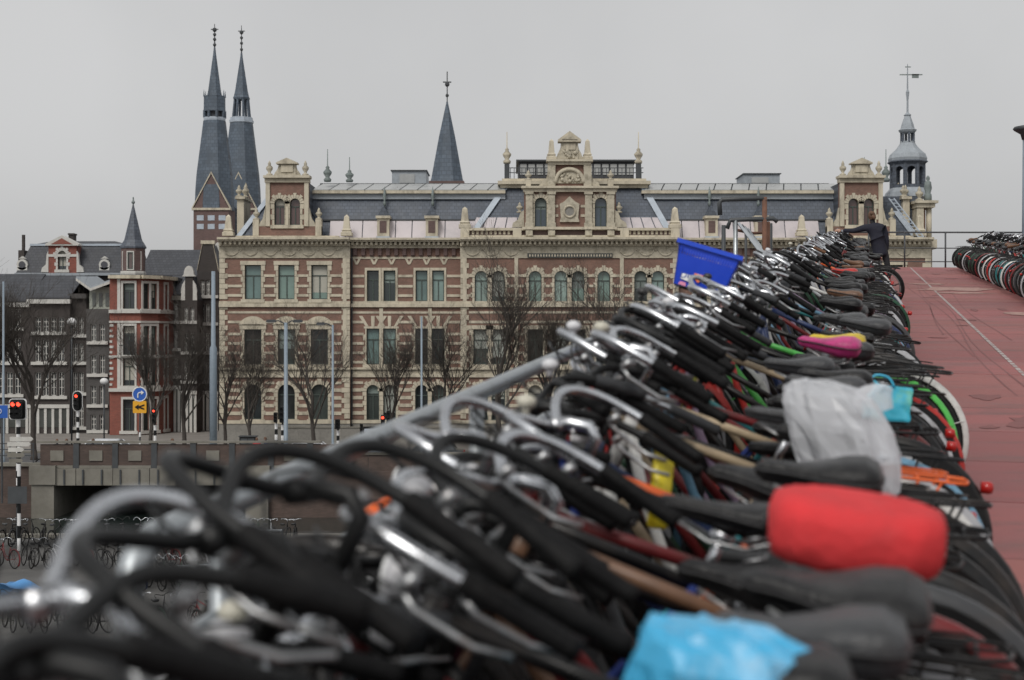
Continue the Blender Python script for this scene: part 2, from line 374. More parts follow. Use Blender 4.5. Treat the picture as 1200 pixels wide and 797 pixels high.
# galvanised guard rail along the left edge, starting with a hairpin bend
gr = thing('guard_rail', 'galvanised tube guard rail running up the outer edge of the ramp', 'railing', D(2.5, -1.2))
RH = .985
top = [D(u_, -1.2, RH) for u_ in (2.46, 4, 8, 14, 20, 30, 40, 53.8)]
hair = [D(2.46 - .10 * math.sin(a), -1.2, RH - .11 + .11 * math.cos(a)) for a in [math.pi * k / 8 for k in range(1, 9)]]
low = [D(u_, -1.2, RH - .22) for u_ in (3.0, 5, 9, 15, 25, 40, 53.8)]
MB().tube(top[::-1] + hair + low, .027, 12).build('top_rail', 'galv', gr, smooth=True)
MB().tube([D(2.7, -1.2, .45), D(20, -1.2, .45), D(53.8, -1.2, .45)], .02, 8).build('mid_rail', 'galv', gr, smooth=True)
u = 2.75
while u < 54:
    MB().tube([D(u, -1.2, -.02), D(u, -1.2, RH - .02)], .024, 8).build('post', 'galv', gr, smooth=True); u += 2.0
# end railing across the top of the ramp
er = thing('end_railing', 'dark steel railing across the top end of the red ramp', 'railing', D(54.3, 2))
for h in (1.20, .66, .2):
    MB().tube([D(54.35, v, h) for v in (-1.0, 1.0, 2.95, 3.6, 6.1)], .028 if h > 1 else .018, 6).build('rail', 'iron', er, smooth=True)
for v in (-1.0, .2, 1.4, 2.75, 4.2, 6.0):
    MB().tube([D(54.35, v, 0), D(54.35, v, 1.2)], .03, 6).build('post', 'iron', er, smooth=True)
# two-tier rack of rusty pipes and galvanised wheel channels on the landing
pr = thing('pipe_rack', 'rusty pipe frame with tilted galvanised wheel channels beyond the handlebars', 'pipe frame', P(880, 380, 22))
dd = 22.0
def PP(px, py, dy=0): p = P(px, py, dd); p.y += dy; return p
zb = D(22, -2, 0).z - .01
def post(px, pytop, m, dy=0, r=.032):
    a = PP(px, pytop, dy); MB().tube([(a.x, a.y, zb), a], r, 8).build('post', m, pr, smooth=True)
post(896, 231, 'rust', 0, .036); post(862, 258, 'galv'); post(904, 258, 'rust', .3); post(911, 258, 'iron', .6); post(884, 262, 'iron', .8, .02); post(857, 259, 'iron', .8)
MB().tube([PP(844, 252), PP(843, 238), PP(846, 234), PP(870, 233), PP(894, 232), PP(897, 236)], .033, 8).build('top_pipe', 'iron', pr, smooth=True)
MB().tube([PP(852, 268), PP(856, 258), PP(880, 257), PP(906, 256), PP(911, 260)], .033, 8).build('cross_pipe', 'iron', pr, smooth=True)
MB().tube([PP(865, 270), PP(890, 270, .6), PP(912, 268, .8)], .022, 8).build('cross_pipe', 'rust', pr, smooth=True)
MB().tube([PP(866, 258), PP(905, 258, .3)], .014, 6).build('stay', 'galv', pr)
for k in range(4):
    a = PP(864 + 5 * k, 262 + 1.5 * k, .12 * k); b = PP(893 + 5 * k, 312 + 2 * k, -.5 + .12 * k)
    dv = (b - a).normalized(); n_ = Vector((0, 1, 0)); s_ = .022
    m_ = MB()
    m_.slab([a - n_ * s_, a + n_ * s_, b + n_ * s_, b - n_ * s_], Vector((.012, 0, .008)))
    for q in (-1, 1):
        c = n_ * s_ * q; m_.slab([a + c, b + c, b + c + Vector((.028, 0, .02)), a + c + Vector((.028, 0, .02))], n_ * .008 * q)
    m_.build('wheel_channel', 'zinc', pr)
sw = [PP(956, 300, 6), PP(966, 267, 6)]
# ================================================================== THE RAILWAY OFFICE BUILDING
FY = 116.0; KX = F / FY
def wx(px): return (px - 600) / KX
def wz(py): return CAMZ - (py - 398.5) / KX
GZ = .32
WINCACHE = {}
def window_meshes(w, h, arch, style):
    key = (round(w, 3), round(h, 3), arch, style)
    if key in WINCACHE: return WINCACHE[key]
    fr = MB(); t = .07
    fr.box(-w / 2, -w / 2 + t, -.05, .05, 0, h); fr.box(w / 2 - t, w / 2, -.05, .05, 0, h)
    fr.box(-w / 2 + t, w / 2 - t, -.05, .05, 0, t); fr.box(-w / 2 + t, w / 2 - t, -.05, .05, h - t, h)
    if style != 'plain':
        fr.box(-w / 2 + t, w / 2 - t, -.045, .045, h * .68, h * .68 + .07)
        fr.box(-.035, .035, -.045, .045, t, h * .68)
    if style == 'dutch':
        fr.box(-.03, .03, -.045, .045, h * .68 + .07, h - t); fr.box(-w / 2 + t, w / 2 - t, -.04, .04, h * .34, h * .34 + .05)
    pn = MB().box(-w / 2 + .02, w / 2 - .02, .02, .03, .02, h - .02)
    ar = None
    if arch:
        ar = MB(); r = w / 2; n = 10
        pts = arc(0, h - r, r, 0, 180, n)
        for i in range(n):
            (xa, za), (xb, zb_) = pts[i], pts[i + 1]
            ar.add([(xa, -.24, za), (xb, -.24, zb_), (xb, -.24, h + .002), (xa, -.24, h + .002), (xa, .02, za), (xb, .02, zb_), (xb, .02, h + .002), (xa, .02, h + .002)],
                   [(0, 1, 2, 3), (0, 4, 5, 1), (7, 6, 5, 4)])
    res = (fr.mesh('window', {'std': 'frame_green', 'plain': 'frame_green', 'dutch': 'white_paint'}[style]), pn.mesh('pane', 'pane'), ar.mesh('arch_infill', 'carved') if ar else None)
    WINCACHE[key] = res; return res
SURCACHE = {}
def surround_mesh(w, h, kind, m='stone'):
    key = (round(w, 3), round(h, 3), kind, m)
    if key in SURCACHE: return SURCACHE[key]
    b = MB(); pr = .07
    def bx(x0, x1, z0, z1, p=pr): b.box(x0, x1, -.27 - p + .02, -.235, z0, z1)
    bx(-w / 2 - .28, w / 2 + .28, -.26, 0, .16)                                  # sill
    if kind in ('quoin', 'pediment', 'arch', 'archkey'):
        n = max(4, int(h / .42)); hh = (h - (w / 2 if kind.startswith('arch') else 0)) / n
        for i in range(n):
            e = .30 if i % 2 else .17
            for q in (-1, 1):
                x0, x1 = sorted((q * w / 2, q * (w / 2 + e))); bx(x0, x1, i * hh + .012, (i + 1) * hh - .012, .05)
    if kind in ('quoin',):
        bx(-w / 2 - .34, w / 2 + .34, h, h + .30, .09)
    if kind == 'plain':
        for q in (-1, 1):
            x0, x1 = sorted((q * w / 2, q * (w / 2 + .16))); bx(x0, x1, 0, h)
        bx(-w / 2 - .16, w / 2 + .16, h, h + .2)
    if kind == 'pediment':
        bx(-w / 2 - .36, w / 2 + .36, h, h + .34, .10)
        r0 = w / 2 + .42; pts = arc(0, h + .34 - .55, math.hypot(r0, .55), math.degrees(math.atan2(.55, r0)), 180 - math.degrees(math.atan2(.55, r0)), 12)
        b.prism(pts, -.40, -.235)
        r1 = r0 - .22; pin = arc(0, h + .34 - .55, math.hypot(r1, .55), math.degrees(math.atan2(.62, r1)), 180 - math.degrees(math.atan2(.62, r1)), 10)
        b.prism(pin, -.46, -.39)
    if kind.startswith('arch'):
        r = w / 2; n = 9
        for i in range(n):
            a0, a1 = 180 * i / n + 1.2, 180 * (i + 1) / n - 1.2
            ro = r + (.42 if i % 2 == 0 else .30)
            p = [(r * math.cos(rad(a0)), h - r + r * math.sin(rad(a0))), (ro * math.cos(rad(a0)), h - r + ro * math.sin(rad(a0))),
                 (ro * math.cos(rad(a1)), h - r + ro * math.sin(rad(a1))), (r * math.cos(rad(a1)), h - r + r * math.sin(rad(a1)))]
            b.prism(p, -.34, -.235)
    if kind == 'rays':           # flat arch with radiating stones
        bx(-w / 2 - .2, w / 2 + .2, h, h + .16, .05)
        for q, dx in ((-1, .55), (0, 0), (1, .55)):
            xb = q * (w / 2 - .05)
            b.prism([(xb - .11, h + .16), (xb + .11, h + .16), (xb + q * dx * .9 + .14, h + .95), (xb + q * dx * .9 - .14, h + .95)], -.31, -.235)
        for q in (-1, 1):
            x0, x1 = sorted((q * w / 2, q * (w / 2 + .10))); bx(x0, x1, 0, h, .035)
        n = 6; hh = h / n
        for i in range(0, n, 2):
            for q in (-1, 1):
                x0, x1 = sorted((q * w / 2, q * (w / 2 + .26))); bx(x0, x1, i * hh, (i + 1) * hh, .05)
    me = b.mesh('surround', m); SURCACHE[key] = me; return me
BLND = {}
rbl = random.Random(19)
def add_window(root, x, y, z, w, h, arch=False, style='std', sur=None, glass=(.05, .07, .065), rz=0.0, smat='stone'):
    fr, pn, ar = window_meshes(w, h, arch, style)
    o = put(fr, 'window', root, Vector((x, y, z)) - ORG[root], (0, 0, rz))
    put(pn, 'pane', o, color=glass)
    if style == 'std' and rbl.random() < .45:
        f_ = rbl.choice([.25, .4, .55, .8]); kk = (round(w, 3), round(h, 3), f_)
        if kk not in BLND: BLND[kk] = MB().box(-w / 2 + .08, w / 2 - .08, .012, .019, h * (1 - f_), h - .06).mesh('blind', 'blind')
        put(BLND[kk], 'blind', o, color=rbl.choice([(.30, .32, .29), (.22, .27, .25), (.40, .39, .34), (.16, .19, .18)]))
    if ar: put(ar, 'arch_infill', o)
    if sur: put(surround_mesh(w, h, sur, smat), 'surround', o)
    return o
def holed_wall(root, x0, x1, z0, z1, y, holes, m, name='wall', depth=.30, rz=0.0, piv=None):
    """front wall at plane y with true openings; holes = (cx, z, w, h); built in the facade's own frame"""
    xs = sorted(set([x0, x1] + [h[0] - h[2] / 2 for h in holes] + [h[0] + h[2] / 2 for h in holes]))
    zs = sorted(set([z0, z1] + [h[1] for h in holes] + [h[1] + h[3] for h in holes]))
    mb = MB()
    def inside(x, z): return any(h[0] - h[2] / 2 < x < h[0] + h[2] / 2 and h[1] < z < h[1] + h[3] for h in holes)
    for i in range(len(xs) - 1):
        for j in range(len(zs) - 1):
            if not inside((xs[i] + xs[i + 1]) / 2, (zs[j] + zs[j + 1]) / 2):
                mb.quad((xs[i], y, zs[j]), (xs[i + 1], y, zs[j]), (xs[i + 1], y, zs[j + 1]), (xs[i], y, zs[j + 1]))
    for cx, z, w, h in holes:
        a, b_, c, d = cx - w / 2, cx + w / 2, z, z + h; q = y + depth
        mb.quad((a, y, c), (a, q, c), (a, q, d), (a, y, d)); mb.quad((b_, q, c), (b_, y, c), (b_, y, d), (b_, q, d))
        mb.quad((a, y, c), (b_, y, c), (b_, q, c), (a, q, c)); mb.quad((a, q, d), (b_, q, d), (b_, y, d), (a, y, d))
    return mb

OF = thing('office_building', 'long brick and cream stone office building with mansard roofs and ornate gables', 'building', (wx(670), FY, GZ))
TEAL = [(.19, .27, .25), (.13, .20, .19), (.25, .33, .30), (.06, .085, .08), (.17, .25, .22), (.03, .04, .04)]  # upper window glass, with the teal reflections painted into its colour
DARK = [(.025, .028, .028), (.035, .034, .032), (.02, .025, .027), (.045, .055, .05)]
rw = random.Random(3)
PROJ = .6
SECT = [('pav', 259, 411, -PROJ), ('wing', 411, 540, 0), ('mid', 540, 794, -PROJ), ('wing', 794, 930, 0), ('pav', 930, 1088, -PROJ)]
WIN = []     # (cx px, y top, y bottom, w px, arch, surround, glass set, section y)
for c in (298, 337, 375.5, 968, 1007, 1046):
    WIN += [(c, 311, 351, 19, 0, 'quoin', TEAL, -PROJ), (c, 386, 427, 20, 0, 'pediment', DARK, -PROJ), (c, 450, 491, 20, 1, 'arch', DARK, -PROJ)]
for c in (437, 456.5, 494, 513.5, 820.5, 840, 877.5, 897):
    WIN += [(c, 317, 353, 14, 0, 'plain', TEAL, 0), (c, 385, 427, 15, 0, 'rays', TEAL if c in (437, 456.5) else DARK, 0), (c, 451, 492, 15, 1, 'arch', DARK, 0)]
for c in (564, 584, 627, 657, 677, 707, 750, 770):
    WIN += [(c, 318, 355, 15, 1, 'arch', TEAL, -PROJ), (c, 386, 427, 18, 0, 'quoin', DARK, -PROJ), (c, 451, 492, 16, 1, 'arch', DARK, -PROJ)]
YT, YB = 303, 520
for nm, a, b, pj in SECT:
    hs_ = [(wx(c), wz(yb), w / KX, (yb - yt) / KX) for (c, yt, yb, w, ar, su, gl, py) in WIN if a < c < b]
    mb = holed_wall(OF, wx(a), wx(b), GZ, wz(285), FY + pj, hs_, 'brick')
    mb.quad((wx(a), FY + pj, GZ), (wx(a), FY + 1.0, GZ), (wx(a), FY + 1.0, wz(285)), (wx(a), FY + pj, wz(285)))
    mb.quad((wx(b), FY + pj, GZ), (wx(b), FY + 1.0, GZ), (wx(b), FY + 1.0, wz(285)), (wx(b), FY + pj, wz(285)))
    mb.build('wall', 'brick', OF)
for (c, yt, yb, w, ar, su, gl, py) in WIN:
    add_window(OF, wx(c), FY + py + .25, wz(yb), w / KX, (yb - yt) / KX, bool(ar), 'std', su, rw.choice(gl))
for x0, x1 in ((259.2, 259.6), (1087.4, 1087.8)):
    MB().box(wx(x0), wx(x1), FY - PROJ + .05, FY + 22, GZ, wz(281)).build('side_wall', 'brick', OF)
MB().box(wx(260), wx(1087), FY + 21.7, FY + 22, GZ, wz(281)).build('rear_wall', 'brick', OF)
MB().box(wx(260), wx(1087), FY + .8, FY + 21.7, wz(285), wz(283)).build('ceiling_slab', 'plinth', OF)
# stone work by section
def sec_y(px):
    for nm, a, b, pj in SECT:
        if a <= px <= b: return FY + pj
    return FY
for nm, a, b, pj in SECT:
    y = FY + pj; A, B = wx(a), wx(b); e = .02 if pj else -.02
    MB().box(A - e, B + e, y - .12, y + .1, GZ, wz(492)).build('plinth', 'plinth', OF)
    MB().box(A - e, B + e, y - .17, y + .1, wz(496), wz(492)).build('plinth_coping', 'stone', OF)
    MB().box(A - e, B + e, y - .06, y + .1, wz(507), wz(500)).build('brick_course', 'brick', OF)
    MB().box(A - e, B + e, y - .2, y + .1, wz(360), wz(356)).box(A - e, B + e, y - .11, y + .1, wz(356), wz(353.2)).build('string_course', 'stone', OF)
    MB().box(A - e, B + e, y - .22, y + .1, wz(433), wz(430.5)).box(A - e, B + e, y - .14, y + .1, wz(442), wz(438)).build('string_course', 'stone', OF)
    MB().box(A - e, B + e, y - .07, y + .1, wz(438), wz(433)).build('carved_frieze', 'carved', OF)
    # main cornice
    MB().box(A - e, B + e, y - .30, y + .3, wz(289), wz(285)).box(A - e, B + e, y - .95, y + .5, wz(282), wz(279.5)).box(A - e, B + e, y - .75, y + .4, wz(284), wz(282)).build('cornice', 'stone', OF)
    dn = MB(); x = A + .1
    while x < B - .2: dn.box(x, x + .17, y - .62, y - .28, wz(287.5), wz(284)); x += .36
    o = dn.build('dentil_row', 'stone', OF); o['kind'] = 'stuff'
    if nm != 'wing':
        MB().box(A - e, B + e, y - .10, y + .1, wz(303), wz(289)).build('frieze', 'carved', OF)
        cw = MB()                                   # garlands of the frieze
        x = A + .9
        while x < B - .9:
            if nm == 'mid' and wx(608) < x < wx(722): x += 1.45; continue
            cw.tube([(x + .55 * math.cos(q), y - .11, wz(293) - .45 * math.sin(q)) for q in [math.pi * i / 8 for i in range(9)]], [.03, .04, .05, .06, .07, .06, .05, .04, .03], 6)
            cw.ball((x + .72, y - .10, wz(293.5)), .09, 7, 5); x += 1.45
        cw.build('garland', 'carved', OF, smooth=True)
        for q, xx in ((0, A), (1, B - .62)):        # corner quoins
            z = wz(490); k = 0
            while z < wz(306):
                w_ = .62 if k % 2 else .42
                if not (wz(443) - .1 < z < wz(430) or wz(361) - .1 < z < wz(353)):
                    MB().box(xx if q == 0 else B - w_, xx + w_ if q == 0 else B, y - .07, y + .05, z, z + .36).build('quoin', 'stone', OF)
                z += .39; k += 1
    else:
        MB().box(A, B, y - .06, y + .1, wz(303.5), wz(301)).build('string_course', 'stone', OF)
        x = A + .2; k = 0
        mb = MB()
        while x < B - .3:                           # corbelled brick frieze
            mb.box(x, x + .28, y - .22, y + .05, wz(299.5), wz(291)); x += .62
        mb.build('corbel_frieze', 'brick_church', OF)
        MB().box(A, B, y - .26, y + .1, wz(291), wz(289)).build('string_course', 'stone', OF)
        x = A + .45
        while x < B - .4:
            MB().prism([(x - .09, wz(310)), (x + .09, wz(310)), (x + .30, wz(303.5)), (x + .12, wz(303.5)), (x, wz(307.5)), (x - .12, wz(303.5)), (x - .30, wz(303.5))], y - .05, y + .05).build('corbel', 'stone', OF); x += 1.32
# downpipe
MB().tube([(wx(412.5), FY - .12, GZ), (wx(412.5), FY - .12, wz(292))], .06, 6).build('downpipe', 'iron', OF)
# stone bands on the piers
BANDS = [(322, 325), (334, 337), (345, 348), (365, 367.5), (376, 379), (390, 393), (401, 404), (412, 415), (423, 426),
         (447, 450), (455, 459), (464, 468), (473, 477), (482, 486)]
for nm, a, b, pj in SECT[:3]:
    for y0, y1 in BANDS:
        if y0 > 440 and False: continue
        ws = sorted([(c - w / 2 - (3.2 if y0 < 440 else 4), c + w / 2 + (3.2 if y0 < 440 else 4)) for (c, yt, yb, w, ar, su, gl, py) in WIN if a < c < b and yt - (8 if su != 'quoin' else 5) < y1 and yb + 3 > y0])
        x = a + (9.8 if nm != 'wing' else .2)
        endx = b - (9.8 if nm != 'wing' else .2)
        for s0, s1 in ws + [(endx, endx)]:
            if s0 - x > 1.5: MB().box(wx(x), wx(s0), FY + pj - .05, FY + pj + .05, wz(y1), wz(y0)).build('stone_band', 'stone', OF)
            x = max(x, s1)
# pilaster strips
for px, pj in ((405, -PROJ), (545, -PROJ), (605, -PROJ), (728, -PROJ), (446.8, 0), (503.8, 0)):
    for y0, y1 in ((303, 353), (361, 430)):
        if pj == 0 and y0 == 303: continue
        MB().box(wx(px) - .14, wx(px) + .14, FY + pj - .09, FY + pj + .05, wz(y1), wz(y0)).build('pilaster', 'stone', OF)
# inscription band above the central windows
MB().box(wx(618), wx(717), FY - PROJ - .16, FY - PROJ - .08, wz(302.5), wz(297.5)).build('inscription_band', mat('band_dark', (.05, .055, .055), .6), OF)
for i in range(30):
    x = wx(620 + i * 3.25); MB().box(x, x + .10, FY - PROJ - .19, FY - PROJ - .15, wz(301.4), wz(298.8)).build('gilt_boss', 'stone', OF)

# ------------------------------------------------------------------ roofs
def flash(a, b, w=.32, m='lead'):
    a, b = Vector(a), Vector(b); d = (b - a); n_ = Vector((w, 0, 0))
    MB().slab([a - n_ / 2, a + n_ / 2, b + n_ / 2, b - n_ / 2], (0, -.12, .06)).build('hip_flashing', m, OF)
def mansard(x0, x1, xt0, xt1, yb, yt, y0, rise_in, ysplit, npan, nm='roof'):
    """slate mansard; the foot of the front slope is pale zinc panels"""
    z0, z1, zs = wz(yb), wz(yt), wz(ysplit); t = (zs - z0) / (z1 - z0)
    lx0, lx1 = wx(x0), wx(x1); tx0, tx1 = wx(xt0), wx(xt1)
    sx0, sx1 = lx0 + (tx0 - lx0) * t, lx1 + (tx1 - lx1) * t; sy = y0 + rise_in * t
    r = MB().frustum((lx0, lx1, y0 + .06, y0 + 20), z0, (tx0, tx1, y0 + rise_in + .06, y0 + 19), z1).build(nm, 'slate', OF)
    for i in range(npan):
        fa, fb = i / npan, (i + 1) / npan; g_ = .035
        ex0, ex1 = max(lx0, sx0), min(lx1, sx1)
        a = Vector((ex0 + (ex1 - ex0) * fa + g_, y0 + .03, z0)); b = Vector((ex0 + (ex1 - ex0) * fb - g_, y0 + .03, z0))
        c = Vector((b.x, sy + .03, zs)); d = Vector((a.x, sy + .03, zs))
        MB().slab([a, b, c, d], (0, -.08, .03)).build('zinc_panel', 'zinc_pale', r)
    MB().box(sx0, sx1, sy - .12, sy + .1, zs - .03, zs + .07).build('panel_capping', 'iron', r)
    MB().box(tx0, tx1, y0 + rise_in - .12, y0 + rise_in + .3, z1 - .06, z1 + .12).build('ridge_flashing', 'lead', r)
    return r
mansard(385, 560, 352, 590, 283, 230, FY + .2, 1.7, 257, 9)
mansard(780, 962, 757, 992, 283, 230, FY + .2, 1.7, 257, 9)
# glazed strip roofs above
for a, b in ((362, 592), (757, 985)):
    r = MB().box(wx(a), wx(b), FY + 1.7, FY + 18, wz(231), wz(222.5)).build('upper_wall', 'zinc', OF)
    MB().box(wx(a) - .2, wx(b), FY + 1.45, FY + 2.1, wz(224.5), wz(221)).build('gutter', 'stone', r)
    n = 11
    for i in range(n):
        xa, xb = wx(a) + (wx(b) - wx(a)) * i / n + .05, wx(a) + (wx(b) - wx(a)) * (i + 1) / n - .05
        MB().slab([(xa, FY + 1.7, wz(221)), (xb, FY + 1.7, wz(221)), (xb + .5, FY + 4.4, wz(209.5)), (xa + .5, FY + 4.4, wz(209.5))], (0, -.03, .08)).build('roof_pane', 'skyglass', r)
    MB().slab([(wx(a) - .02, FY + 1.75, wz(221)), (wx(b), FY + 1.75, wz(221)), (wx(b), FY + 4.45, wz(209.5)), (wx(a) + .3, FY + 4.45, wz(209.5))], (0, .1, -.06)).build('glazing_frame', 'iron', r)
    MB().box(wx(a) + .3, wx(b), FY + 4.3, FY + 4.7, wz(210), wz(208)).build('ridge', 'iron', r)
for a, b, yt in ((452, 494, 190), (886, 930, 194)):
    r = MB().box(wx(a), wx(b), FY + 6, FY + 10, wz(212), wz(yt)).build('roof_house', 'zinc', OF)
    MB().box(wx(a) + .6, wx(b) - .9, FY + 5.94, FY + 6.05, wz(205), wz(yt + 4)).build('louvre', 'skyglass', r)
    MB().box(wx(a) - .1, wx(b) + .1, FY + 5.85, FY + 10.1, wz(yt), wz(yt - 1)).build('roof_cap', 'iron', r)
def stone(name, m, *boxes):
    b = MB()
    for (x0, x1, yt, yb, f, k) in boxes: b.box(wx(x0), wx(x1), f, k, wz(yb), wz(yt))
    return b.build(name, m, OF)
def vase(px, yb, h, y, m='carved', s=1.0):
    return MB().lathe([(.24 * s, 0), (.24 * s, h * .12), (.12 * s, h * .16), (.10 * s, h * .25), (.24 * s, h * .42), (.26 * s, h * .55), (.10 * s, h * .7), (.13 * s, h * .78), (.07 * s, h * .9), (.02, h)], 10, (wx(px), y, wz(yb))).build('urn', m, OF, smooth=True)
def obelisk(px, yb, yt, y, w=.55):
    h = (yb - yt) / KX; c = (wx(px), y, wz(yb)); r2 = math.sqrt(.5)
    return MB().lathe([(w * r2 * 1.5, 0), (w * r2 * 1.5, h * .16), (w * r2 * 1.1, h * .2), (w * r2 * 1.3, h * .26), (w * r2 * .95, h * .34), (w * r2 * .62, h * .9), (.02, h)], 4, c, math.pi / 4).build('obelisk', 'stone', OF)
def spike(px, yb, yt, y, m='copper'):
    h = (yb - yt) / KX
    return MB().lathe([(.26, 0), (.3, h * .08), (.14, h * .14), (.3, h * .24), (.34, h * .30), (.12, h * .40), (.16, h * .44), (.045, h * .5), (.03, h)], 8, (wx(px), y, wz(yb))).build('roof_finial', m, OF, smooth=True)
# wing dormers
for px in (449, 506, 834, 892):
    y = FY - .1
    d_ = stone('dormer', 'stone', (px - 7, px + 7, 255, 277, y, y + 1.6))
    MB().box(wx(px - 8.5), wx(px + 8.5), y - .15, y + 1.7, wz(256), wz(253)).build('dormer_cornice', 'stone', d_)
    MB().box(wx(px - 4), wx(px + 4), y - .03, y + .05, wz(273), wz(259)).build('louvre', 'brick_church', d_)
    MB().box(wx(px - 8), wx(px + 8), y - .12, y + 1.2, wz(283), wz(277.2)).build('zinc_base', 'lead', d_)
    MB().lathe([(.1, 0), (.12, .3), (.05, .4), (.14, .7), (.02, 1.5)], 8, (wx(px), FY + 1.3, wz(240))).build('finial', 'copper', d_, smooth=True)
    MB().prism([(wx(px - 7), wz(253)), (wx(px), wz(240)), (wx(px + 7), wz(253))], y + .3, y + 1.9).build('dormer_roof', 'slate', d_)
# --- end pavilions
for c in (338, 1007):
    s = -1 if c == 338 else 1
    y0 = FY - PROJ + .5
    MB().frustum((wx(c - 60 if s < 0 else c - 44), wx(c + 66 if s > 0 else c + 44), y0, FY + 18), wz(281), (wx(c - 30 if s < 0 else c - 24), wx(c + 40 if s > 0 else c + 24), y0 + 2.6, FY + 15), wz(230)).build('roof', 'slate', OF)
    for q, w0, w1 in (((-1, 60, 30),) if s < 0 else ((1, 66, 40),)):
        flash((wx(c + q * w0), y0 - .05, wz(281)), (wx(c + q * w1), y0 + 2.55, wz(230)), .42)
    y = FY - PROJ
    stone('parapet', 'stone', (c - 60, c + 60, 277, 280.5, y - .1, y + .5))
    stone('gable_base', 'brick', (c - 40, c + 40, 266, 277, y - .05, y + .5))
    for q in (-1, 1):
        x_ = sorted((c + q * 33, c + q * 40)); stone('gable_pier', 'stone', (x_[0], x_[1], 258, 277, y - .12, y + .55))
        vase(c + q * 36.5, 258, .9, y + .2)
        # scroll brackets
        sg = q
        MB().prism([(wx(c + sg * 25.5), wz(266)), (wx(c + sg * 33), wz(266)), (wx(c + sg * 32), wz(262)), (wx(c + sg * 28.5), wz(257)), (wx(c + sg * 27), wz(250)), (wx(c + sg * 25.5), wz(244))][::sg], y - .06, y + .4).build('scroll', 'carved', OF)
        obelisk(c + q * 69, 277, 252, y + .2)
    hs_ = [(wx(c - 9), wz(264.5), 12 / KX, 31 / KX), (wx(c + 9), wz(264.5), 12 / KX, 31 / KX)]
    holed_wall(OF, wx(c - 25), wx(c + 25), wz(266), wz(214), y, hs_, 'brick').box(wx(c - 25), wx(c + 25), y + .3, y + .5, wz(266), wz(214)).build('gable_wall', 'brick', OF)
    for h in hs_: add_window(OF, h[0], y + .25, h[1], h[2], h[3], True, 'std', 'arch', (.10, .06, .055))
    for q in (-1, 1):
        x_ = sorted((c + q * 20, c + q * 25)); stone('pilaster', 'stone', (x_[0], x_[1], 214, 266, y - .14, y + .1))
    stone('mullion_pier', 'stone', (c - 1.3, c + 1.3, 243, 266, y - .1, y + .05))
    stone('entablature', 'stone', (c - 27, c + 27, 207, 210, y - .45, y + .8), (c - 26, c + 26, 210, 215, y - .2, y + .6))
    MB().box(wx(c - 25), wx(c + 25), y + .5, y + 4.6, wz(266), wz(215)).build('gable_body', 'slate', OF)
    stone('attic_block', 'carved', (c - 10, c + 10, 193, 207, y - .12, y + .5))
    stone('attic_panel', 'stone', (c - 7, c + 7, 195, 203, y - .2, y))
    for q in (-1, 1):
        MB().prism([(wx(c + q * 10), wz(207)), (wx(c + q * 16), wz(207)), (wx(c + q * 14), wz(203)), (wx(c + q * 11.5), wz(200)), (wx(c + q * 10), wz(195))][::q], y - .05, y + .3).build('scroll', 'carved', OF)
        vase(c + q * 21, 207, 1.15, y + .1)
    MB().prism([(wx(c - 12.5), wz(193.5)), (wx(c + 12.5), wz(193.5)), (wx(c + 12.5), wz(192)), (wx(c), wz(186.5)), (wx(c - 12.5), wz(192))], y - .35, y + .6).build('pediment', 'stone', OF)
    # side wall dormer turned to the street corner
    e = c + s * 59
    stone('side_gable', 'stone', (e - 4, e + 4, 232, 276, FY + 1, FY + 4), (e - 6, e + 6, 229, 232, FY + .8, FY + 4.2))
    vase(e - 2.5, 229, .9, FY + 1.3); vase(e + 3, 229, 1.0, FY + 2.0); vase(e, 229, 1.3, FY + 3.4)
    e2 = c - s * 41
    spike(c + 41, 209, 170, FY + 2.6); spike(c + 66 if c < 600 else c + 18, 208, 178, FY + 3.4)
# --- centre
Cx = 667
y = FY - PROJ
MB().frustum((wx(550), wx(790), y + .5, FY + 18), wz(281), (wx(592), wx(757), y + 3.0, FY + 15), wz(216)).build('roof', 'slate', OF)
flash((wx(552), y + .46, wz(278)), (wx(592), y + 2.96, wz(216)), .5); flash((wx(787), y + .46, wz(278)), (wx(757), y + 2.96, wz(216)), .5)
for q in (-1, 1):
    n = 5
    for i in range(n):
        fa, fb = i / n, (i + 1) / n
        def X(f, top): e0 = Cx + q * 120; e1 = Cx + q * (48 if not top else 48); e0t = Cx + q * 109.5; return wx((e0t if top else e0) * (1 - f) + e1 * f)
        g_ = .04 * q
        MB().slab([(X(fa, 0) - g_, y + .58, wz(279)), (X(fb, 0) + g_, y + .58, wz(279)), (X(fb, 1) + g_, y + 1.52, wz(254.5)), (X(fa, 1) - g_, y + 1.52, wz(254.5))], (0, -.1, .04)).build('zinc_panel', 'zinc_pale', OF)
stone('terrace_cornice', 'stone', (586, 762, 213, 217, y + 2.6, FY + 15), (583, 765, 209, 213, y + 2.3, FY + 15.3), (588, 760, 206, 209, y + 2.6, FY + 15))
ln_ = stone('roof_lantern', 'slate_dark', (608, 747, 183, 207, y + 4.2, FY + 12))
MB().box(wx(605), wx(750), y + 3.9, FY + 12.3, wz(183), wz(181)).build('lantern_cap', 'iron', ln_)
for i in range(14):
    xa = wx(609 + i * 9.9); MB().box(xa + .06, xa + .56, y + 4.14, y + 4.22, wz(199), wz(186)).build('lantern_pane', 'skyglass', ln_)
for i in range(36):
    xa = wx(593 + i * 4.6); MB().box(xa, xa + .05, y + 2.85, y + 2.9, wz(206), wz(193)).build('baluster', 'iron', ln_)
for yy in (193.3, 199): MB().box(wx(592), wx(757), y + 2.84, y + 2.91, wz(yy), wz(yy - .9)).build('handrail', 'iron', ln_)
for px in (594, 751):
    stone('lantern_post', 'iron', (px - 3, px + 3, 187, 206, y + 2.6, y + 3.0)); spike(px, 188, 150, y + 2.8, 'stone')
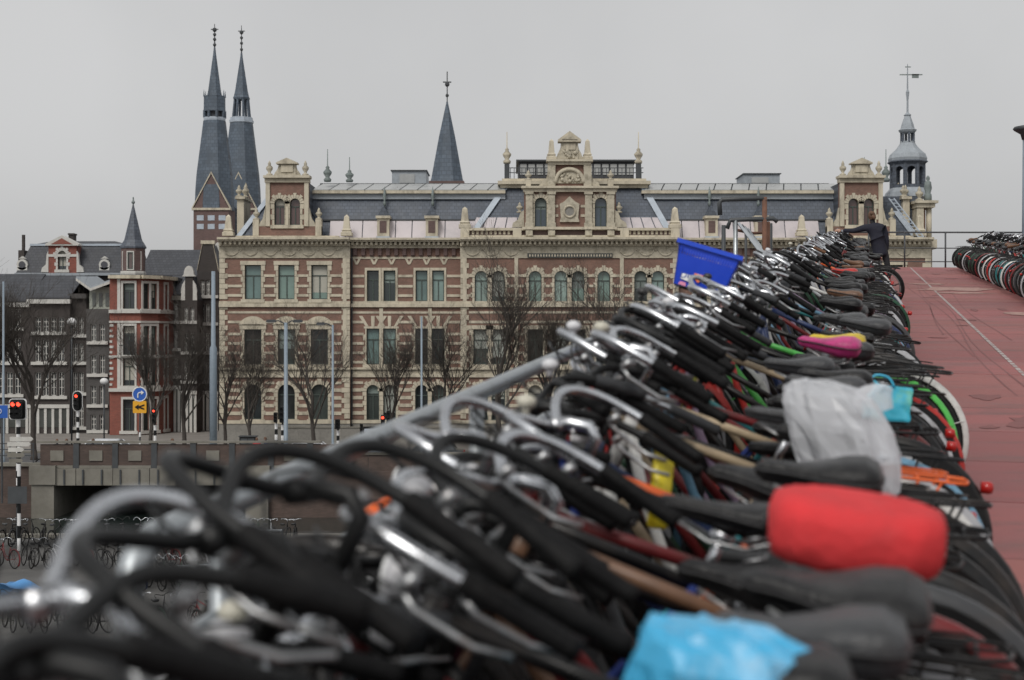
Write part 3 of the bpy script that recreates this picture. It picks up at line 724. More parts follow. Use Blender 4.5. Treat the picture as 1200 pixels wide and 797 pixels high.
# attic parapet with pierced panels
stone('attic_coping', 'stone', (546, 620, 268, 271, y - .25, y + .55), (720, 790, 268, 271, y - .25, y + .55), (612, 722, 267, 270, y - .4, y + .5))
stone('attic_base', 'stone', (544, 792, 276.5, 279.5, y - .2, y + .55))
stone('attic_wall', 'brick_church', (547, 789, 270.5, 277, y, y + .5))
for a, b in ((548, 604), (736, 788)):
    n = int((b - a) / 5.2)
    for i in range(n): stone('attic_block', 'stone', (a + i * 5.2, a + i * 5.2 + 2.8, 271.6, 275.5, y - .06, y + .05))
for px in (545, 606, 731, 790):
    stone('attic_pier', 'stone', (px - 5, px + 5, 268, 279.4, y - .28, y + .6))
for px in (545, 790): obelisk(px, 268, 243, y + .15, .6)
# gable, lower tier
hs_ = [(wx(Cx - 33.5), wz(266.5), 14 / KX, 34 / KX), (wx(Cx + 36.5), wz(266.5), 14 / KX, 34 / KX)]
holed_wall(OF, wx(614), wx(721), wz(268), wz(222), y, hs_, 'brick').box(wx(614), wx(721), y + .3, y + .5, wz(268), wz(222)).build('gable_wall', 'brick', OF)
MB().box(wx(616), wx(719), y + .5, y + 4, wz(268), wz(223)).build('gable_body', 'slate', OF)
for h in hs_: add_window(OF, h[0], y + .25, h[1], h[2], h[3], True, 'std', 'arch', (.05, .07, .09))
for px in (620, 646, 689, 715):
    stone('pilaster', 'carved', (px - 4, px + 4, 229, 267, y - .25, y + .1), (px - 5, px + 5, 226, 229, y - .32, y + .1), (px - 5, px + 5, 262, 267, y - .32, y + .1))
    stone('bracket', 'carved', (px - 4, px + 4, 271, 277, y - .35, y + .1))
stone('entablature', 'stone', (611, 724, 219.5, 222, y - .5, y + .9), (613, 722, 222, 226, y - .3, y + .6))
for q in (-1, 1):
    cx = Cx + q * 53
    MB().prism([(wx(cx), wz(267)), (wx(cx + q * 14), wz(267)), (wx(cx + q * 13), wz(262)), (wx(cx + q * 7), wz(258)), (wx(cx + q * 4), wz(250)), (wx(cx), wz(247))][::q], y - .06, y + .4).build('scroll', 'carved', OF)
    vase(Cx + q * 58, 250, .8, y + .2)
    stone('urn_pedestal', 'stone', (Cx + q * 48 - 3, Cx + q * 48 + 3, 212, 220, y - .2, y + .5)); vase(Cx + q * 48, 212, .75, y + .1)
    MB().prism([(wx(Cx + q * 22), wz(219.6)), (wx(Cx + q * 36), wz(219.6)), (wx(Cx + q * 33), wz(214)), (wx(Cx + q * 27), wz(210)), (wx(Cx + q * 25), wz(202)), (wx(Cx + q * 22), wz(200))][::q], y - .05, y + .35).build('scroll', 'carved', OF)
# medallion
MB().prism([(wx(Cx - 11.5), wz(261)), (wx(Cx + 11.5), wz(261)), (wx(Cx + 10), wz(256)), (wx(Cx + 11.5), wz(240)), (wx(Cx + 6), wz(237)), (wx(Cx), wz(231)), (wx(Cx - 6), wz(237)), (wx(Cx - 11.5), wz(240)), (wx(Cx - 10), wz(256))], y - .2, y + .05).build('medallion', 'carved', OF)
MB().tube([(wx(Cx) + .42 * math.cos(a), y - .22, wz(249) + .42 * math.sin(a)) for a in [2 * math.pi * i / 20 for i in range(20)]], .09, 6, closed=True).build('medallion_ring', 'stone', OF, smooth=True)
MB().tube([(wx(Cx), y - .21, wz(249)), (wx(Cx), y - .19, wz(249))], .36, 18).build('medallion_disc', 'plinth', OF)
for yy in (241, 252):
    for q in (-1, 1): x_ = sorted((Cx + q * 13, Cx + q * 18)); stone('stone_band', 'stone', (x_[0], x_[1], yy, yy + 3, y - .05, y + .04))
# upper tier
stone('gable_wall', 'brick', (648, 686, 193, 220, y, y + .6))
for px in (646, 688):
    stone('pilaster', 'carved', (px - 4.5, px + 4.5, 194, 219.6, y - .25, y + .3)); obelisk(px, 189, 164, y + .1, .5)
MB().prism([(wx(Cx + a), wz(b)) for a, b in arc(0, 0, 18, 0, 180, 14) for b in [216 - b]], y - .10, y + .02).build('lunette', 'carved', OF)
MB().tube([(wx(Cx + 16.5 * math.cos(a)), y - .12, wz(216 - 16.5 * math.sin(a))) for a in [math.pi * i / 16 for i in range(17)]], .17, 6).build('lunette_arch', 'stone', OF, smooth=True)
rl_ = MB()
rr = random.Random(8)
for i in range(22): rl_.ball((wx(Cx + rr.uniform(-11, 11)), y - .12, wz(214 - rr.uniform(0, 9))), rr.uniform(.08, .17), 6, 4)
rl_.build('lunette_relief', 'carved', OF, smooth=True)
stone('entablature', 'stone', (640, 694, 188.5, 191, y - .5, y + .9), (642, 692, 191, 194.5, y - .3, y + .7))
stone('attic_block', 'carved', (657, 677, 168, 189, y - .15, y + .6)); stone('attic_panel', 'stone', (660, 674, 170, 177, y - .22, y))
ck = MB()
for i in range(14): ck.ball((wx(Cx + rr.uniform(-7, 7)), y - .16, wz(rr.uniform(179, 187))), rr.uniform(.1, .2), 6, 4)
ck.build('crest_relief', 'carved', OF, smooth=True)
for q in (-1, 1):
    MB().prism([(wx(Cx + q * 10), wz(188.6)), (wx(Cx + q * 16), wz(188.6)), (wx(Cx + q * 14), wz(182)), (wx(Cx + q * 11), wz(176)), (wx(Cx + q * 10), wz(172))][::q], y - .05, y + .3).build('scroll', 'carved', OF)
MB().prism([(wx(Cx - 13.5), wz(168)), (wx(Cx + 13.5), wz(168)), (wx(Cx + 13.5), wz(165.5)), (wx(Cx), wz(155.5)), (wx(Cx - 13.5), wz(165.5))], y - .4, y + .7).build('pediment', 'stone', OF)
MB().prism([(wx(Cx - 9), wz(165.4)), (wx(Cx + 9), wz(165.4)), (wx(Cx), wz(158.8))], y - .46, y - .38).build('pediment_panel', 'carved', OF)
# --- right corner cupola
cy = FY + 4; cx = 600 + 463.5 * cy / FY; CK = 1.035
cu = MB().box(wx(1040), wx(1086), FY + 1.5, FY + 7, wz(281), wz(228)).build('cupola_base', 'slate', OF)
def wzc(py): return CAMZ - (py - 398.5) / F * cy
def oct_(name, m, prof, n=8, smooth=False): return MB().lathe([(r * 1.06 / KX, wzc(yy)) for r, yy in prof], n, (wx(cx), cy, 0), math.pi / 8).build(name, m, cu, smooth)
oct_('base_moulding', 'zinc', [(27, 232), (25, 226), (22, 223), (20.5, 221)])
for i in range(8):
    a = math.pi / 8 + math.pi / 4 * i; r = 18.8 / KX
    MB().tube([(wx(cx) + r * math.cos(a), cy + r * math.sin(a), wzc(222)), (wx(cx) + r * math.cos(a), cy + r * math.sin(a), wzc(192))], .17, 6).build('cupola_column', 'slate', cu)
    a2 = a + math.pi / 8; r2 = r * math.cos(math.pi / 8)
    c0 = Vector((wx(cx) + r2 * math.cos(a2), cy + r2 * math.sin(a2), 0)); tn = Vector((-math.sin(a2), math.cos(a2), 0)); hw = r * math.sin(math.pi / 8); nv = Vector((math.cos(a2), math.sin(a2), 0)) * .1
    pts = []
    for j in range(9):
        q = math.pi * j / 8; pts.append(c0 + tn * (hw * .72 * math.cos(q)) + Vector((0, 0, wzc(201) + hw * .72 * math.sin(q))))
    MB().slab([c0 + tn * hw + Vector((0, 0, wzc(191)))] + [c0 + tn * hw + Vector((0, 0, wzc(201)))] + pts[:5] + [c0 + Vector((0, 0, wzc(191)))], nv).slab([c0 + Vector((0, 0, wzc(191)))] + pts[4:] + [c0 - tn * hw + Vector((0, 0, wzc(201)))] + [c0 - tn * hw + Vector((0, 0, wzc(191)))], nv).build('cupola_arch', 'slate', cu)
    MB().slab([c0 + tn * hw + Vector((0, 0, wzc(222))), c0 - tn * hw + Vector((0, 0, wzc(222))), c0 - tn * hw + Vector((0, 0, wzc(217))), c0 + tn * hw + Vector((0, 0, wzc(217)))], nv).build('cupola_rail', 'slate', cu)
oct_('cupola_cornice', 'slate', [(19, 194), (21, 192), (23, 190.5), (22, 189)])
oct_('dome', 'zinc', [(21.5, 189.5), (22, 186), (20, 181), (14, 175.5), (11, 172), (8.5, 168), (8.5, 166)])
for i in range(6):
    a = math.pi / 6 + math.pi / 3 * i; r = 7.4 / KX
    MB().tube([(wx(cx) + r * math.cos(a), cy + r * math.sin(a), wzc(167)), (wx(cx) + r * math.cos(a), cy + r * math.sin(a), wzc(154))], .1, 6).build('lantern_column', 'slate', cu)
oct_('lantern_roof', 'zinc', [(8, 156), (9.5, 154.5), (10.5, 152.5), (8, 151), (6.5, 145), (4, 138), (3.4, 136), (4.4, 135), (1.2, 132), (1.0, 118), (1.6, 112), (2.0, 108), (.9, 105), (.6, 84), (.4, 75)], 8)
MB().box(wx(cx - 9.5), wx(cx + 18), cy - .03, cy + .03, wzc(88.2), wzc(87)).box(wx(cx + 5.5), wx(cx + 13.5), cy - .03, cy + .03, wzc(91.5), wzc(86.8)).box(wx(cx - 3), wx(cx + 4), cy - .03, cy + .03, wzc(79), wzc(78)).build('weather_vane', 'copper', cu)
# right corner pilasters, cornice and statue
stone('corner_cornice', 'stone', (1072, 1099, 235, 238, FY - .2, FY + 3), (1074, 1096, 238, 243, FY, FY + 2.8))
stone('corner_pier', 'stone', (1075, 1083, 243, 281, FY + .1, FY + 2.2)); stone('corner_pier_brick', 'brick', (1083, 1087, 243, 281, FY + .6, FY + 2.2))
MB().tube([(wx(1091), FY + .6, wz(281)), (wx(1091), FY + .6, wz(243))], .22, 10).build('corner_column', 'stone', OF, smooth=True)
stone('corner_base', 'stone', (1040, 1096, 281, 292, FY - .5, FY + 3), (1072, 1092, 292, 520, FY - .1, FY + 3))
vase(1079, 235, 1.1, FY + .4, s=1.2); MB().lathe([(.3, 0), (.28, .5), (.2, .6), (.3, 1.0), (.24, 1.45), (.1, 1.55), (.15, 1.7), (.12, 1.85), (.02, 1.95)], 9, (wx(1090), FY + .6, wz(235))).build('statue', 'copper', OF, smooth=True)
# ladder lying on the right roof
la, lb = Vector((wx(1040), FY - .4, wz(233))), Vector((wx(1072), FY - 1.4, wz(281)))
LD = thing('roof_ladder', 'grey metal ladder leaning on the slate roof beside the cupola', 'ladder', (la + lb) / 2)
for q in (0, .38): MB().tube([la + Vector((q, 0, 0)), lb + Vector((q, 0, 0))], .05, 5).build('stile', 'lead', LD)
for i in range(12):
    p = la.lerp(lb, (i + .5) / 12); MB().tube([p, p + Vector((.38, 0, 0))], .035, 5).build('rung', 'lead', LD)
# ================================================================== CHURCHES
def sc(d):
    k = F / d
    return (lambda px: (px - 600) / k), (lambda py: CAMZ - (py - 398.5) / k), k
hx, hz, K = sc(230.0)
ch = thing('church', 'brick church with twin slate spires rising behind the office building', 'church', (hx(265), 230, .2))
def tower(px, y, belfry, wide):
    hx, hz, K = sc(y); X = hx(px); r = wide / K; c = (X, y, 0)
    w = MB().box(X - r, X + r, y - r, y + r, .2, hz(246)).build('tower_wall', 'brick_church', ch)
    [MB().prism([(X - r, hz(246)), (X + r, hz(246)), (X, hz(207))], ya, ya + .8).build('tower_gable', 'brick_church', w) for ya in (y - r, y + r - .8)]
    for q in (-1, 1): MB().slab([(X + q * (r + .25), y - r - .15, hz(248)), (X + q * (r + .25), y - r + .9, hz(248)), (X, y - r + .9, hz(205.5)), (X, y - r - .15, hz(205.5))], (0, 0, .3)).build('gable_coping', 'stone', w)
    MB().box(X - r - .2, X + r + .2, y - r - .2, y - r, hz(248), hz(245.5)).build('string_course', 'stone', w)
    for q in (-1, 0, 1):
        for yy in (254, 264): MB().box(X + q * .38 * 2.6 - .5 + q * .6, X + q * .38 * 2.6 + .5 + q * .6, y - r - .04, y - r + .1, hz(yy + 6), hz(yy)).build('louvre', 'lead', w)
    for q in (-1, 1): MB().box(X + q * .6 - .3, X + q * .6 + .3, y - r - .04, y - r + .1, hz(233), hz(228)).build('louvre', 'slate_dark', w)
    r8 = 1 / math.cos(math.pi / 8)
    MB().lathe([(23.5 / K, hz(247)), (22.5 / K, hz(222)), (21.2 / K, hz(205)), (13.2 / K, hz(142))], 8, c, math.pi / 8).build('spire_skirt', 'spire_slate', ch)
    if belfry:
        MB().lathe([(12.6 / K, hz(142)), (13 / K, hz(140)), (13 / K, hz(138))], 8, c, math.pi / 8).build('gallery', 'lead', ch)
        MB().lathe([(9 / K, hz(138.2)), (9 / K, hz(131))], 8, c, math.pi / 8).build('belfry_core', 'slate_dark', ch)
        for i in range(8):
            a = math.pi / 8 + i * math.pi / 4; q = 12 / K
            MB().tube([(X + q * math.cos(a), y + q * math.sin(a), hz(138.3)), (X + q * math.cos(a), y + q * math.sin(a), hz(130))], .22, 5).build('belfry_post', 'spire_slate', ch)
            q = 12.5 / K; MB().tube([(X + q * math.cos(a), y + q * math.sin(a), hz(114)), (X + q * math.cos(a), y + q * math.sin(a), hz(106))], [.12, .02], 5).build('pinnacle', 'spire_slate', ch)
        MB().lathe([(13.2 / K, hz(131)), (12.8 / K, hz(128)), (12.6 / K, hz(113)), (8, hz(112.9)) if False else (9.5 / K, hz(112.6))], 8, c, math.pi / 8).build('belfry', 'spire_slate', ch)
        top = 113; tip = 56; fin = 28
    else:
        MB().lathe([(12 / K, hz(146)), (14.5 / K, hz(144)), (14.5 / K, hz(141)), (13.4 / K, hz(141)), (13.4 / K, hz(138))], 8, c, math.pi / 8).build('gallery', 'lead', ch)
        for i in range(8):
            a = math.pi / 8 + i * math.pi / 4; q = 10 / K; q2 = 7.5 / K
            MB().tube([(X + q * math.cos(a), y + q * math.sin(a), hz(138.5)), (X + q2 * math.cos(a), y + q2 * math.sin(a), hz(113))], .2, 5).build('lantern_post', 'spire_slate', ch)
        MB().lathe([(9.5 / K, hz(117)), (10 / K, hz(115)), (8.5 / K, hz(112))], 8, c, math.pi / 8).build('lantern_ring', 'spire_slate', ch)
        top = 113; tip = 62; fin = 30
    MB().lathe([(9.0 / K, hz(top)), (7.6 / K, hz(top - 6)), (1.6 / K, hz(tip + 6)), (1.0 / K, hz(tip))], 8, c, math.pi / 8).build('spire', 'spire_slate', ch)
    m = MB().tube([(X, y, hz(tip + 1)), (X, y, hz(fin))], [.12, .05], 5)
    for f_ in (.12, .35, .55, .75): m.ball((X, y, hz(tip + (fin - tip) * f_)), .26 if f_ < .6 else .34, 7, 5)
    m.box(X - .55, X + .55, y - .05, y + .05, hz(fin + 7), hz(fin + 6)); m.build('finial', 'iron', ch)
tower(251.5, 226, True, 20.5); tower(283, 246, False, 19)
MB().prism([(hx(240), hz(290)), (hx(300), hz(290)), (hx(300), hz(262)), (hx(270), hz(240)), (hx(240), hz(262))], 232, 244).build('nave', 'spire_slate', ch)
hx2, hz2, K2 = sc(185.0)
sp = thing('slate_spire', 'single slender slate spire rising behind the office roof', 'spire', (hx2(524), 185, .2))
X = hx2(524)
MB().box(X - 2.1, X + 2.1, 183, 187, .2, hz2(214)).build('tower', 'brick_church', sp)
MB().lathe([(21 / K2, hz2(214)), (19.5 / K2, hz2(209)), (10 / K2, hz2(160)), (.8 / K2, hz2(119))], 8, (X, 185, 0), math.pi / 8).build('spire', 'spire_slate', sp)
MB().tube([(X, 185, hz2(121)), (X, 185, hz2(84))], .07, 5).ball((X, 185, hz2(112)), .22, 7, 5).ball((X, 185, hz2(99)), .3, 7, 5).box(X - .5, X + .5, 184.95, 185.05, hz2(97), hz2(95.6)).build('finial', 'iron', sp)

# ================================================================== CANAL HOUSES ON THE LEFT
def house(label, x0, x1, ytop, d, rows, cols, wm, roof='flat', yroof=None, w=None, ground=None, cornice='white_paint', depth=9, style='dutch', sur=None, name='canal_house', glass=None, inset=.12):
    X_, Z_, k = sc(d); base = .22
    t = thing(name, label, 'house', (X_((x0 + x1) / 2), d, base), 'canal houses beside the bridge')
    a, b = X_(x0), X_(x1); wpx = w or (x1 - x0) / cols * .42; holes = []
    for (y0, y1) in rows:
        for i in range(cols):
            c = x0 + (x1 - x0) * (inset + (1 - 2 * inset) * (i + .5) / cols); holes.append((X_(c), Z_(y1), wpx / k, (y1 - y0) / k))
    zt = Z_(ytop)
    mb = holed_wall(t, a, b, base, zt, d, holes, wm)
    mb.quad((a, d, base), (a, d + depth, base), (a, d + depth, zt), (a, d, zt)); mb.quad((b, d, base), (b, d + depth, base), (b, d + depth, zt), (b, d, zt))
    mb.quad((a, d + depth, base), (b, d + depth, base), (b, d + depth, zt), (a, d + depth, zt))
    mb.build('wall', wm, t)
    rr_ = random.Random(int(x0 * 7 + d))
    for (cx, z, ww, hh) in holes:
        add_window(t, cx, d + .22, z, ww, hh, False, style, sur or 'sill', glass or rr_.choice([(.03, .035, .04), (.05, .055, .06), (.09, .10, .10), (.02, .02, .022)]), smat='white_paint')
    if cornice: MB().box(a - .1, b + .1, d - .38, d + .1, zt - .42, zt - .06).build('cornice', cornice, t)
    if ground:
        y0, n = ground; z1 = Z_(y0)
        for i in range(n + 1): xx = a + .15 + (b - a - .3) * i / n; MB().box(xx - .11, xx + .11, d - .12, d + .05, base, z1).build('shop_pilaster', 'white_paint', t)
        for i in range(n): xa = a + .15 + (b - a - .3) * i / n; MB().box(xa + .12, xa + (b - a - .3) / n - .12, d - .05, d + .02, base + .5, z1 - .3).build('shop_pane', 'pane', t, color=(.06, .065, .06))
        MB().box(a, b, d - .2, d + .05, z1 - .3, z1).build('fascia', 'white_paint', t)
    yr = Z_(yroof) if yroof else zt + 1.5
    if roof == 'flat': MB().box(a + .05, b - .05, d + .05, d + depth - .05, zt - .08, zt - .02).build('roof', 'slate_dark', t)
    if roof == 'slope': MB().slab([(a, d - .1, zt), (b, d - .1, zt), (b, d + depth * .5, yr), (a, d + depth * .5, yr)], (0, 0, .12)).slab([(a, d + depth, zt), (b, d + depth, zt), (b, d + depth * .5, yr), (a, d + depth * .5, yr)], (0, 0, .12)).prism([(a, zt - .05), (a + .001, zt), (a, zt)], d, d + .1).build('roof', 'slate_dark', t)
    if roof == 'red': MB().slab([(a, d - .1, zt), (b, d - .1, zt), (b - .6, d + depth * .5, yr), (a + .6, d + depth * .5, yr)], (0, 0, .12)).slab([(a, d + depth, zt), (b, d + depth, zt), (b - .6, d + depth * .5, yr), (a + .6, d + depth * .5, yr)], (0, 0, .12)).build('roof', mat('tile_red' + str(x0), (.13, .06, .045), .9, var=.3), t)
    if roof in ('gable', 'neck'):
        m_ = (a + b) / 2; hw = (b - a) / 2
        MB().slab([(a, d + .3, zt), (m_, d + .3, yr), (m_, d + depth, yr), (a, d + depth, zt)], (0, 0, .1)).slab([(b, d + .3, zt), (m_, d + .3, yr), (m_, d + depth, yr), (b, d + depth, zt)], (0, 0, .1)).build('roof', 'slate_dark', t)
        if roof == 'gable':
            pts = [(a, zt - .05), (b, zt - .05), (b - .02, zt + .1), (m_ + .5, yr), (m_ - .5, yr), (a + .02, zt + .1)]
            MB().prism(pts, d + .005, d + .3).build('gable', wm, t)
            for q in (-1, 1): MB().slab([(m_ + q * hw, d - .08, zt), (m_ + q * hw, d + .35, zt), (m_ + q * .45, d + .35, yr), (m_ + q * .45, d - .08, yr)], (0, 0, .16)).build('gable_coping', 'stone', t)
            MB().box(m_ - .6, m_ + .6, d - .1, d + .4, yr, yr + .3).build('gable_cap', 'stone', t)
        else:
            nw = hw * .48
            MB().box(m_ - nw, m_ + nw, d + .005, d + .3, zt - .05, yr).build('gable', wm, t)
            for q in (-1, 1):
                pts = [(m_ + q * nw, zt), (m_ + q * hw, zt), (m_ + q * hw * .95, zt + .5), (m_ + q * (nw + .35), zt + .8), (m_ + q * (nw + .25), yr - .7), (m_ + q * nw, yr - .3)]
                MB().prism(pts[::q], d - .04, d + .2).build('gable_scroll', 'white_paint', t)
            pts = [(m_ - nw - .25, yr), (m_ + nw + .25, yr)] + [(m_ + (nw + .1) * math.cos(q), yr + .15 + .75 * math.sin(q)) for q in [math.pi * i / 8 for i in range(9)]]
            MB().prism(pts, d - .12, d + .3).build('gable_crest', 'white_paint', t)
    return t, X_, Z_, k
house('dark canal house with white shopfront and steep slate roof ending the row', -40, 34, 354, 128, [(362, 384), (396, 424), (436, 462)], 6, 'brick_dark', 'slope', 320, 7.5, (474, 6))
house('dark brick canal house with white cornice over tall white sash windows behind bare trees', 34, 82, 350, 128, [(372, 389), (398, 424), (436, 464)], 4, 'brick_dark', 'slope', 322, 7, (474, 5))
house('narrow charcoal brick house without a shopfront beside the grey house', 82, 101, 344, 128.6, [(372, 392), (402, 424), (436, 460), (474, 500)], 2, 'brick_dark', 'flat', None, 5.5, None, 'brick_grey')
t, X_, Z_, k = house('grey brick house with pale green attic under a shallow pitched roof', 101, 128, 362, 127.6, [(380, 400), (416, 438), (452, 474), (486, 504)], 2, 'brick_grey', 'flat', None, 6.5, None, None)
a, b = X_(101), X_(128)
MB().box(a + .1, b - .05, 128.2, 134, Z_(362), Z_(336)).build('attic_wall', mat('pale_green', (.36, .38, .33), .8, dirt=(.22, .23, .2), dirt_amt=.5), t)
for i in range(3): xx = a + .35 + i * .55; MB().box(xx, xx + .3, 128.15, 128.21, Z_(359), Z_(343)).build('attic_pane', 'pane', t, color=(.1, .11, .1))
MB().slab([(X_(90), 127.4, Z_(326)), (X_(107), 127.4, Z_(338)), (X_(107), 134, Z_(334)), (X_(90), 134, Z_(322))], (0, 0, .14)).slab([(X_(107), 127.4, Z_(338)), (X_(137), 127.4, Z_(327)), (X_(137), 134, Z_(323)), (X_(107), 134, Z_(334))], (0, 0, .14)).build('attic_roof', 'zinc', t)
for (p, q, r, s_) in ((90, 326, 107, 338), (107, 338, 137, 327)):
    MB().slab([(X_(p), 127.3, Z_(q)), (X_(r), 127.3, Z_(s_)), (X_(r), 127.3, Z_(s_ + 3)), (X_(p), 127.3, Z_(q + 3))], (0, .1, 0)).build('fascia', 'white_paint', t)
# red corner building with canted corner and turret
d = 126.0; X_, Z_, k = sc(d)
rb = thing('corner_building', 'red brick corner building with white bands, canted corner and slate turret', 'building', (X_(158), d, .22))
secs = [(X_(128.5), d, X_(165), d), (X_(165), d, X_(181), d + 1.3), (X_(181), d + 1.3, X_(189), d + 4.5)]
rowsR = [(332, 362), (382, 416), (420, 452), (468, 505)]
for si, (xa, ya, xb, yb) in enumerate(secs):
    L_ = math.hypot(xb - xa, yb - ya); rz = math.atan2(yb - ya, xb - xa)
    cw = [.62] if si == 0 else ([.3, .74] if si == 1 else [.5])
    holes = []
    for (y0, y1) in rowsR:
        for f_ in cw: holes.append((L_ * f_, Z_(y1), (.95 if si == 0 else .62), (y1 - y0) / k))
    mb = holed_wall(rb, 0, L_, .22, Z_(325), 0, holes, 'brick_red')
    M_ = Matrix.Translation((xa, ya, 0)) @ Matrix.Rotation(rz, 4, 'Z'); mb.xform(M_); mb.build('wall', 'brick_red', rb)
    for (cx, z, w_, h_) in holes:
        p = M_ @ Vector((cx, .24, z)); add_window(rb, p.x, p.y, p.z, w_, h_, False, 'std', 'plain', (.035, .04, .045), rz, 'white_paint')
    for (y0, y1, dp) in ((322.5, 326.5, .4), (363, 367, .22), (376, 378.5, .12), (416.5, 419, .16), (455, 459, .25)):
        MB().box(-.03, L_ + .03, -dp, .05, Z_(y1), Z_(y0)).xform(M_).build('stone_course', 'white_paint' if y0 != 322.5 else 'stone', rb)
    if si == 0:
        for (y0, y1) in ((327, 363), (379, 455)):
            MB().box(L_ * .30 - .13, L_ * .30 + .13, -.08, .05, Z_(y1), Z_(y0)).xform(M_).build('pilaster', 'white_paint', rb)
    if si < 2:
        z_ = Z_(452)
        kk = 0
        while z_ < Z_(380): MB().box(-.02 if si else -.0, .22 + .1 * (kk % 2), -.06, .04, z_, z_ + .2).xform(M_).build('quoin', 'white_paint', rb); z_ += .44; kk += 1
    # balconette
    if si == 0:
        MB().box(L_ * .62 - .7, L_ * .62 + .7, -.5, 0, Z_(417.5), Z_(416)).xform(M_).build('balcony_slab', 'white_paint', rb)
        for q in range(9): MB().box(L_ * .62 - .66 + q * .16, L_ * .62 - .63 + q * .16, -.46, -.43, Z_(416), Z_(405)).xform(M_).build('baluster', 'iron', rb)
        MB().box(L_ * .62 - .7, L_ * .62 + .7, -.48, -.41, Z_(405), Z_(404)).xform(M_).build('balcony_rail', 'iron', rb)
mb = MB(); pl = [(X_(128.5), d + .05), (X_(165), d + .05), (X_(181), d + 1.35), (X_(189), d + 4.5), (X_(189), d + 9), (X_(128.5), d + 9)]
mb.slab([(x, y, Z_(326)) for x, y in pl], (0, 0, .3)); mb.build('roof', 'slate_dark', rb)
MB().box(X_(128.5), X_(128.5) + .05, d + .05, d + 9, .22, Z_(326)).build('side_wall', 'brick_red', rb)
tx, ty = X_(150.5), d + 1.6; R8 = math.pi / 8
tr = MB().lathe([(14 / k, Z_(326)), (14 / k, Z_(288.5))], 8, (tx, ty, 0), R8).build('turret', 'brick_church', rb)
MB().lathe([(15.2 / k, Z_(290)), (15.6 / k, Z_(288)), (10.5 / k, Z_(280)), (9.5 / k, Z_(276)), (1.2 / k, Z_(240)), (.8 / k, Z_(238))], 8, (tx, ty, 0), R8).build('turret_roof', 'slate', tr)
MB().lathe([(14.6 / k, Z_(322)), (15 / k, Z_(319)), (14.6 / k, Z_(317))], 8, (tx, ty, 0), R8).build('turret_course', 'white_paint', tr)
MB().tube([(tx, ty, Z_(239)), (tx, ty, Z_(229))], .06, 5).ball((tx, ty, Z_(235)), .16, 6, 4).build('finial', 'copper', tr)
for i in (4, 5, 6, 7):
    a = R8 + math.pi / 4 * i + math.pi / 8; r = 14 / k * math.cos(R8)
    if i in (5,): pass
for px, wd in ((142, 4), (150.5, 6.5), (159, 4)):
    yy = ty - 14 / k * math.cos(R8) - .05 + (0 if px == 150.5 else .36)
    o = add_window(rb, X_(px), yy + .02, Z_(315), wd / k, 20 / k, False, 'plain', None, (.12, .09, .085), 0 if px == 150.5 else (-.7 if px < 150 else .7))
    hw_, hh_ = wd / k / 2, 20 / k; ri = [(-hw_, 0), (hw_, 0), (hw_, hh_), (-hw_, hh_)]; ro = [(-hw_ - .08, -.08), (hw_ + .08, -.08), (hw_ + .08, hh_ + .1), (-hw_ - .08, hh_ + .1)]
    put(MB().add([(x, -.07, z) for x, z in ri + ro] + [(x, .04, z) for x, z in ri + ro], [f_ for i in range(4) for f_ in ((i, (i + 1) % 4, 4 + (i + 1) % 4, 4 + i), (4 + i, 4 + (i + 1) % 4, 12 + (i + 1) % 4, 12 + i), (i, 8 + i, 8 + (i + 1) % 4, (i + 1) % 4))]).mesh('surround', 'white_paint'), 'surround', o)
# slate mansard building behind
d = 140.0; X_, Z_, k = sc(d)
mn = thing('mansard_house', 'large house with slate mansard roof and red brick dormer gable behind the dark row', 'house', (X_(80), d, .22))
MB().box(X_(22), X_(140), d + .3, d + 12, .22, Z_(321)).build('wall', 'brick_dark', mn)
rf = MB().frustum((X_(18), X_(142), d, d + 12), Z_(321), (X_(30), X_(138), d + 1.6, d + 10), Z_(286)).build('roof', 'slate_dark', mn)
MB().box(X_(29), X_(139), d + 1.45, d + 10.1, Z_(287), Z_(284.5)).build('roof_edge', 'lead', rf)
MB().frustum((X_(32), X_(136), d + 2, d + 9.6), Z_(284.6), (X_(45), X_(120), d + 4.5, d + 7), Z_(279)).build('upper_roof', 'slate_dark', rf)
MB().box(X_(18), X_(142), d - .3, d + .2, Z_(323), Z_(320)).build('gutter', 'zinc', rf)
hs_ = [(X_(73), Z_(316), 10 / k, 22 / k)]
holed_wall(mn, X_(57), X_(90), Z_(320), Z_(288), d - .05, hs_, 'brick_red').box(X_(57), X_(90), d + .25, d + 1.5, Z_(320), Z_(288)).build('gable_wall', 'brick_red', mn)
add_window(mn, hs_[0][0], d + .2, hs_[0][1], hs_[0][2], hs_[0][3], True, 'std', 'arch', (.04, .05, .06), smat='white_paint')
MB().prism([(X_(54), Z_(288)), (X_(93), Z_(288)), (X_(93), Z_(286)), (X_(73.5), Z_(276)), (X_(54), Z_(286))], d - .3, d + 1).build('pediment', 'white_paint', mn)
MB().prism([(X_(61), Z_(286.4)), (X_(86), Z_(286.4)), (X_(73.5), Z_(279.4))], d - .34, d - .28).build('pediment_panel', 'brick_red', mn)
MB().box(X_(57), X_(90), d - .12, d, Z_(301), Z_(298)).build('stone_band', 'white_paint', mn)
for q in (-1, 1):
    MB().prism([(X_(73.5 + q * 16.5), Z_(319)), (X_(73.5 + q * 25), Z_(319)), (X_(73.5 + q * 24), Z_(314)), (X_(73.5 + q * 19.5), Z_(310)), (X_(73.5 + q * 18.5), Z_(298)), (X_(73.5 + q * 16.5), Z_(294))][::q], d - .1, d + .3).build('gable_scroll', 'white_paint', mn)
